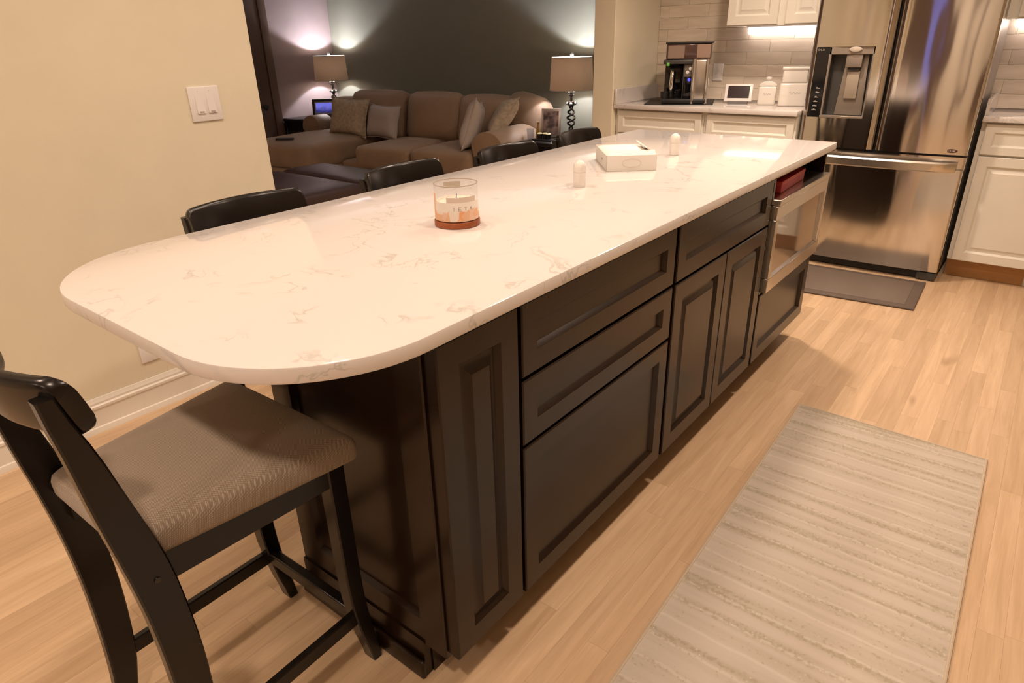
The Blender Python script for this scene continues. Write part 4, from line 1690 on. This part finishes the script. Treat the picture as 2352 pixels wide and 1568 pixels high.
# base and back frame
b = B()
b.soft(0.02, 0.50, 0.17, 2.75, 0.95, 0.30, 0.04)
b.build('base', SOFA, so)
b = B()
b.soft(0.08, 0.93, 0.43, 2.66, 0.20, 0.80, 0.07)
b.build('back_frame', SOFA, so)
# seat cushions and chaise
B().soft(0.165, 0.36, 0.375, 0.635, 0.86, 0.21, 0.055, 0.02).build('seat_cushion', SOFA, so)
B().soft(0.815, 0.36, 0.375, 0.645, 0.86, 0.21, 0.055, 0.02).build('seat_cushion', SOFA, so)
B().soft(-0.85, 0.20, 0.395, 0.93, 1.24, 0.22, 0.06, 0.02).build('chaise_cushion', SOFA, so)
B().soft(-0.86, 0.02, 0.155, 0.93, 0.86, 0.29, 0.04).build('chaise_base', SOFA, so)
# back cushions, leaning
for (u, w_, h_, lean, z, y_, rz) in ((-0.40, 0.68, 0.47, -14, 0.67, 0.70, 3), (0.29, 0.63, 0.46, -14, 0.665, 0.70, 0), (0.86, 0.58, 0.44, -14, 0.655, 0.72, 0)):
    B().soft(u, y_, z, w_, 0.24, h_, 0.085, 0.02, 0.05, mtx=Rot(R(rz), 'Z') @ Rot(R(lean), 'X')).build('back_cushion', SOFA, so)
# arms with rolled fronts
for u0, u1, v0, v1 in ((1.15, 1.42, -0.02, 1.0), (-1.42, -1.19, 0.58, 0.80)):
    b = B()
    hw_ = (u1 - u0) / 2
    pts = [(u0, 0.04), (u1, 0.04), (u1, 0.50)]
    for i in range(13):
        a = -0.25 + (pi + 0.5) * i / 12
        pts.append(((u0 + u1) / 2 + (hw_ + 0.018) * cos(a), 0.53 + 0.125 * sin(a)))
    pts.append((u0, 0.50))
    b.prism(pts, 'y', v0, v1, 0.025, 3)
    b.build('arm', SOFA, so, ang=50)
# rounded back end at the right
B().soft(1.25, 0.80, 0.70, 0.46, 0.32, 0.40, 0.15, 0.0, 0.02, mtx=Rot(R(-12), 'X') @ Rot(R(14), 'Y')).build('corner_bolster', SOFA, so)


def sofa_pt(u, v, z):
    return Vector((-4.95 + u * cos(SA) - v * sin(SA), 4.12 + u * sin(SA) + v * cos(SA), z))


TEXT1 = mat('ivory_bobble_fabric', (0.44, 0.36, 0.26), 0.9, bump=1.0, bscale=70, var=0.2, vscale=40)
PLAIN = mat('pale_grey_fabric', (0.46, 0.40, 0.37), 0.85, bump=0.3, bscale=200)
SILVER = mat('silver_grey_fabric', (0.50, 0.44, 0.40), 0.75, bump=0.3, bscale=180)


def scatter_pillow(name_label, u, v, z, w_, h_, t_, rz, rx, ry, m, seed, textured=False):
    p = sofa_pt(u, v, z)
    t = thing('throw_pillow', name_label, 'pillow', p, 0)
    M = Rot(SA + R(rz), 'Z') @ Rot(R(rx), 'X') @ Rot(R(ry), 'Y')
    B().pillow(w_, h_, t_, M, seed=seed).build('cover', m, t, ang=70)
    b = B()
    q = [(-w_ / 2, 0, -h_ / 2), (w_ / 2, 0, -h_ / 2), (w_ / 2, 0, h_ / 2), (-w_ / 2, 0, h_ / 2)]
    for i in range(4):
        a, c_ = Vector(q[i]), Vector(q[(i + 1) % 4])
        ns = []
        for k_ in range(9):
            s_ = a.lerp(c_, k_ / 8)
            s_ = s_ * (1 - 0.10 * (1 - (2 * k_ / 8 - 1) ** 2))
            ns.append(M @ s_)
        b.tube(ns, 0.005, 6)
    b.build('piping', m, t)


scatter_pillow('ivory nubbly pillow against the left end of the sofa', -0.58, 0.40, 0.68, 0.47, 0.37, 0.16, 2, -16, 3, TEXT1, 1)
scatter_pillow('plain pale grey pillow standing beside the left nubbly pillow', -0.165, 0.42, 0.645, 0.42, 0.32, 0.14, -6, -16, 2, PLAIN, 5)
scatter_pillow('silvery grey pillow leaning on edge before the right arm', 1.00, 0.22, 0.67, 0.40, 0.44, 0.15, -68, -18, -10, SILVER, 9)
scatter_pillow('ivory nubbly pillow leaning over the right arm of the sofa', 1.17, 0.44, 0.71, 0.42, 0.42, 0.15, -55, -38, -8, TEXT1, 13)

rm = thing('remote_control', 'black remote control lying on the sofa chaise', 'remote', sofa_pt(-0.86, -0.22, 0.5235), R(40))
B().box(-0.085, 0.085, -0.022, 0.022, 0, 0.018, 0.005, 2).build('case', BLACK_MATTE, rm)
b = B()
for i in range(5):
    for j in range(3):
        b.lathe([(0.004, 0), (0.0035, 0.0015), (0, 0.002)], 8, -0.065 + i * 0.022, -0.012 + j * 0.012, 0.0178)
b.build('button', DARK_GREY, rm)

# ---- leather ottoman with two lids
tto = thing('leather_ottoman', 'large dark brown leather ottoman with two padded lids before the sofa', 'ottoman', (-4.36, 2.70, 0), 0)
B().soft(0, 0, 0.19, 1.02, 1.60, 0.28, 0.03).build('base', LEATHER, tto)
B().soft(0, 0.615, 0.375, 1.05, 0.42, 0.10, 0.035, 0.018).build('lid', LEATHER, tto)
B().soft(0, -0.215, 0.375, 1.05, 1.22, 0.10, 0.035, 0.018).build('lid', LEATHER, tto)
for sx in (-1, 1):
    for sy in (-1, 1):
        B().lathe([(0.02, 0), (0.028, 0.06), (0.0, 0.06)], 12, sx * 0.45, sy * 0.72, 0).build('foot', BLACK_MATTE, tto)

# ---- end tables
BLK_WOOD = mat('black_table_wood', (0.012, 0.010, 0.010), 0.3)


def end_table(label, x_, y_, w_, d_, h_, a=0):
    t = thing('end_table', label, 'table', (x_, y_, 0), a)
    B().box(-w_ / 2, w_ / 2, -d_ / 2, d_ / 2, h_ - 0.03, h_, 0.006, 2).build('top', BLK_WOOD, t)
    B().box(-w_ / 2 + 0.03, w_ / 2 - 0.03, -d_ / 2 + 0.03, d_ / 2 - 0.03, h_ - 0.13, h_ - 0.03).build('apron', BLK_WOOD, t)
    for sx in (-1, 1):
        for sy in (-1, 1):
            B().box(sx * (w_ / 2 - 0.035) - 0.022, sx * (w_ / 2 - 0.035) + 0.022, sy * (d_ / 2 - 0.035) - 0.022, sy * (d_ / 2 - 0.035) + 0.022, 0, h_ - 0.03, 0.003, 1).build('leg', BLK_WOOD, t)
    B().box(-w_ / 2 + 0.03, w_ / 2 - 0.03, -d_ / 2 + 0.03, d_ / 2 - 0.03, 0.15, 0.17).build('shelf', BLK_WOOD, t)
    return t


TZ = 0.60
end_table('black end table in the corner left of the sofa', -6.69, 4.90, 0.38, 0.80, TZ)
end_table('black end table right of the sofa under the bigger lamp', -3.28, 4.92, 0.44, 0.80, 0.57)
COOL = (0.88, 0.88, 1.0)


def lamp(x_, y_, z_, label, p):
    t = thing('table_lamp', label, 'lamp', (x_, y_, z_), 0, 'matching table lamps beside the sofa')
    B().lathe([(0.085, 0.0), (0.085, 0.012), (0.06, 0.02), (0.03, 0.035), (0.02, 0.045), (0.0, 0.045)], 24).build('base', mat('dark_iron', (0.03, 0.022, 0.020), 0.35, metal=0.6), t)
    iron = MATS['dark_iron']
    for ph in (0, pi):
        pts = []
        for i in range(41):
            s_ = i / 40
            r_ = 0.010 + 0.024 * sin(pi * s_)
            a = ph + s_ * 4.2 * pi
            pts.append((r_ * cos(a), r_ * sin(a), 0.04 + 0.20 * s_))
        B().tube(pts, 0.0085, 8).build('twisted_stem', iron, t)
    B().lathe([(0.012, 0.235), (0.03, 0.245), (0.034, 0.262), (0.028, 0.278), (0.012, 0.285), (0.010, 0.32), (0.022, 0.325), (0.024, 0.335), (0.012, 0.34), (0.012, 0.40), (0.0, 0.40)], 20).build('neck', iron, t)
    for i in range(4):
        a = i * pi / 2 + 0.5
        B().lathe([(0.0, -0.016), (0.011, -0.011), (0.016, 0.0), (0.011, 0.011), (0.0, 0.016)], 14, 0.034 * cos(a), 0.034 * sin(a), 0.262).build('crystal_ball', CHROME, t)
    B().lathe([(0.03, 0.352), (0.032, 0.358), (0.026, 0.364), (0.0, 0.364)], 18).build('collar', CHROME, t)
    s0, s1 = 0.372, 0.635
    B().lathe([(0.188, s0), (0.172, s1), (0.170, s1), (0.186, s0), (0.188, s0)], 48, cap=False).build('shade', SHADE, t, ang=60)
    b = B()
    for zz, rr in ((s0 + 0.003, 0.1875), (s1 - 0.003, 0.1722)):
        b.tube([(rr * cos(2 * pi * i / 40), rr * sin(2 * pi * i / 40), zz) for i in range(41)], 0.0035, 6, cap=False)
    for i in range(3):
        a = 2 * pi * i / 3
        b.tube([(0, 0, s1 - 0.012), (0.170 * cos(a), 0.170 * sin(a), s1 - 0.006)], 0.0018, 5)
    b.build('shade_ring', mat('shade_trim', (0.62, 0.53, 0.43), 0.8), t)
    B().lathe([(0.004, s1 - 0.03), (0.004, s1), (0.014, s1 + 0.006), (0.016, s1 + 0.018), (0.009, s1 + 0.03), (0.0, s1 + 0.034)], 16).build('finial', CHROME, t)
    B().lathe([(0.012, 0.40), (0.014, 0.425), (0.030, 0.46), (0.032, 0.48), (0.022, 0.505), (0.0, 0.512)], 18).build('bulb', emit_mat('bulb_glow', COOL, 6.0) if 'bulb_glow' not in MATS else MATS['bulb_glow'], t)
    d_ = bpy.data.lights.new('lamp_bulb', 'POINT')
    d_.energy = p
    d_.color = COOL
    d_.shadow_soft_size = 0.03
    o = bpy.data.objects.new('lamp_bulb', d_)
    o.location = (x_, y_, z_ + 0.515)
    C.objects.link(o)
    return t


LAMP_W = 46
lamp(-6.63, 5.07, TZ, 'table lamp with linen drum shade in the left corner by the mauve wall', LAMP_W)
lamp(-3.335, 5.06, 0.60 - 0.03, 'table lamp with linen drum shade right of the sofa beside the wall end', LAMP_W)

pf = thing('photo_frame', 'black photo frame with glowing blue picture on the left end table', 'picture frame', (-6.56, 4.86, TZ), R(38))
MP = Rot(R(-14), 'X')
B().box(-0.14, 0.14, -0.01, 0.01, 0.0, 0.19, 0.004, 2, mtx=MP).build('frame', BLACK_GLOSS, pf)
B().box(-0.112, 0.112, -0.0118, -0.0095, 0.028, 0.162, 0, mtx=MP).build('mount', mat('frame_mount', (0.25, 0.24, 0.28), 0.4), pf)


def mat_screen():
    m, nt, b = nodes_of('blue_picture')
    N, L = nt.nodes, nt.links
    tc = N.new('ShaderNodeTexCoord')
    sp = N.new('ShaderNodeSeparateXYZ')
    L.new(tc.outputs['Object'], sp.inputs[0])
    nz = N.new('ShaderNodeTexNoise')
    nz.inputs['Scale'].default_value = 14
    L.new(tc.outputs['Object'], nz.inputs['Vector'])
    ma = N.new('ShaderNodeMath')
    ma.operation = 'MULTIPLY_ADD'
    ma.inputs[1].default_value = 0.09
    L.new(nz.outputs['Fac'], ma.inputs[0])
    L.new(sp.outputs['Z'], ma.inputs[2])
    rp = N.new('ShaderNodeValToRGB')
    e = rp.color_ramp.elements
    e[0].position, e[0].color = 0.10, col(0.03, 0.03, 0.16)
    e[1].position, e[1].color = 0.155, col(0.20, 0.20, 0.85)
    L.new(ma.outputs[0], rp.inputs['Fac'])
    L.new(rp.outputs[0], b.inputs['Emission Color'])
    b.inputs['Emission Strength'].default_value = 0.9
    b.inputs['Base Color'].default_value = col(0.01, 0.01, 0.03)
    return m


B().box(-0.098, 0.098, -0.0128, -0.0112, 0.042, 0.148, 0, mtx=MP).build('picture', mat_screen(), pf)
B().prism([(0.012, 0.0), (0.105, 0.0), (0.052, 0.12), (0.045, 0.12)], 'x', -0.02, 0.02).build('easel', BLACK_MATTE, pf)

pf = thing('photo_frame', 'silver photo frame leaning beside the bigger lamp', 'picture frame', (-3.40, 4.84, 0.57), R(24))
MP = Rot(R(-10), 'X')
B().box(-0.085, 0.085, -0.009, 0.009, 0.0, 0.235, 0.004, 2, mtx=MP).build('frame', mat('silver_frame', (0.60, 0.56, 0.54), 0.3, metal=0.6), pf)


def mat_photo():
    m, nt, b = nodes_of('portrait_print')
    N, L = nt.nodes, nt.links
    tc = N.new('ShaderNodeTexCoord')
    nz = N.new('ShaderNodeTexNoise')
    nz.inputs['Scale'].default_value = 16
    nz.inputs['Detail'].default_value = 2
    L.new(tc.outputs['Object'], nz.inputs['Vector'])
    rp = N.new('ShaderNodeValToRGB')
    e = rp.color_ramp.elements
    e[0].position, e[0].color = 0.38, col(0.10, 0.08, 0.09)
    e[1].position, e[1].color = 0.62, col(0.48, 0.36, 0.36)
    L.new(nz.outputs['Fac'], rp.inputs['Fac'])
    L.new(rp.outputs[0], b.inputs['Base Color'])
    b.inputs['Roughness'].default_value = 0.25
    return m


B().box(-0.066, 0.066, -0.0105, -0.0085, 0.020, 0.215, 0, mtx=MP).build('picture', mat_photo(), pf)
B().prism([(0.011, 0.0), (0.095, 0.0), (0.046, 0.14), (0.038, 0.14)], 'x', -0.02, 0.02).build('easel', BLACK_MATTE, pf)
vz = thing('bud_vase', 'slim amber vase standing before the silver photo frame', 'vase', (-3.475, 4.76, 0.57))
B().lathe([(0.018, 0), (0.024, 0.015), (0.020, 0.05), (0.012, 0.09), (0.010, 0.12), (0.014, 0.13), (0.0, 0.13)], 18).build('body', mat('amber_glass', (0.45, 0.27, 0.08), 0.15), vz)
# tray with tea lights
tr = thing('candle_tray', 'dark tray holding lit pale tea lights on the right end table', 'tray', (-3.345, 4.67, 0.57), R(5))
B().box(-0.09, 0.09, -0.06, 0.06, 0, 0.012, 0.003, 1).build('tray', BLK_WOOD, tr)
for i, (a, c_) in enumerate(((-0.045, 0.0), (0.0, 0.012), (0.042, -0.004))):
    hold = B().lathe([(0.020, 0.012), (0.024, 0.05), (0.022, 0.05), (0.018, 0.02), (0.0, 0.02)], 18, a, c_, 0).build('candle_holder', mat('black_holder', (0.02, 0.017, 0.017), 0.25), tr)
    B().lathe([(0.0215, 0.03), (0.0215, 0.054), (0.015, 0.058), (0.0, 0.058)], 18, a, c_, 0).build('tea_light', emit_mat('glowing_wax', (1.0, 0.72, 0.34), 0.75) if 'glowing_wax' not in MATS else MATS['glowing_wax'], hold)
gl = thing('glass_tumbler', 'small clear glass on the right end table left of the tea lights', 'glass', (-3.45, 4.615, 0.57))
B().lathe([(0.0, 0.0), (0.026, 0.0), (0.032, 0.095), (0.030, 0.095), (0.0245, 0.010), (0.0, 0.008)], 22, cap=False).build('bowl', mat_thin('thin_glass', (0.86, 0.88, 0.92)), gl)
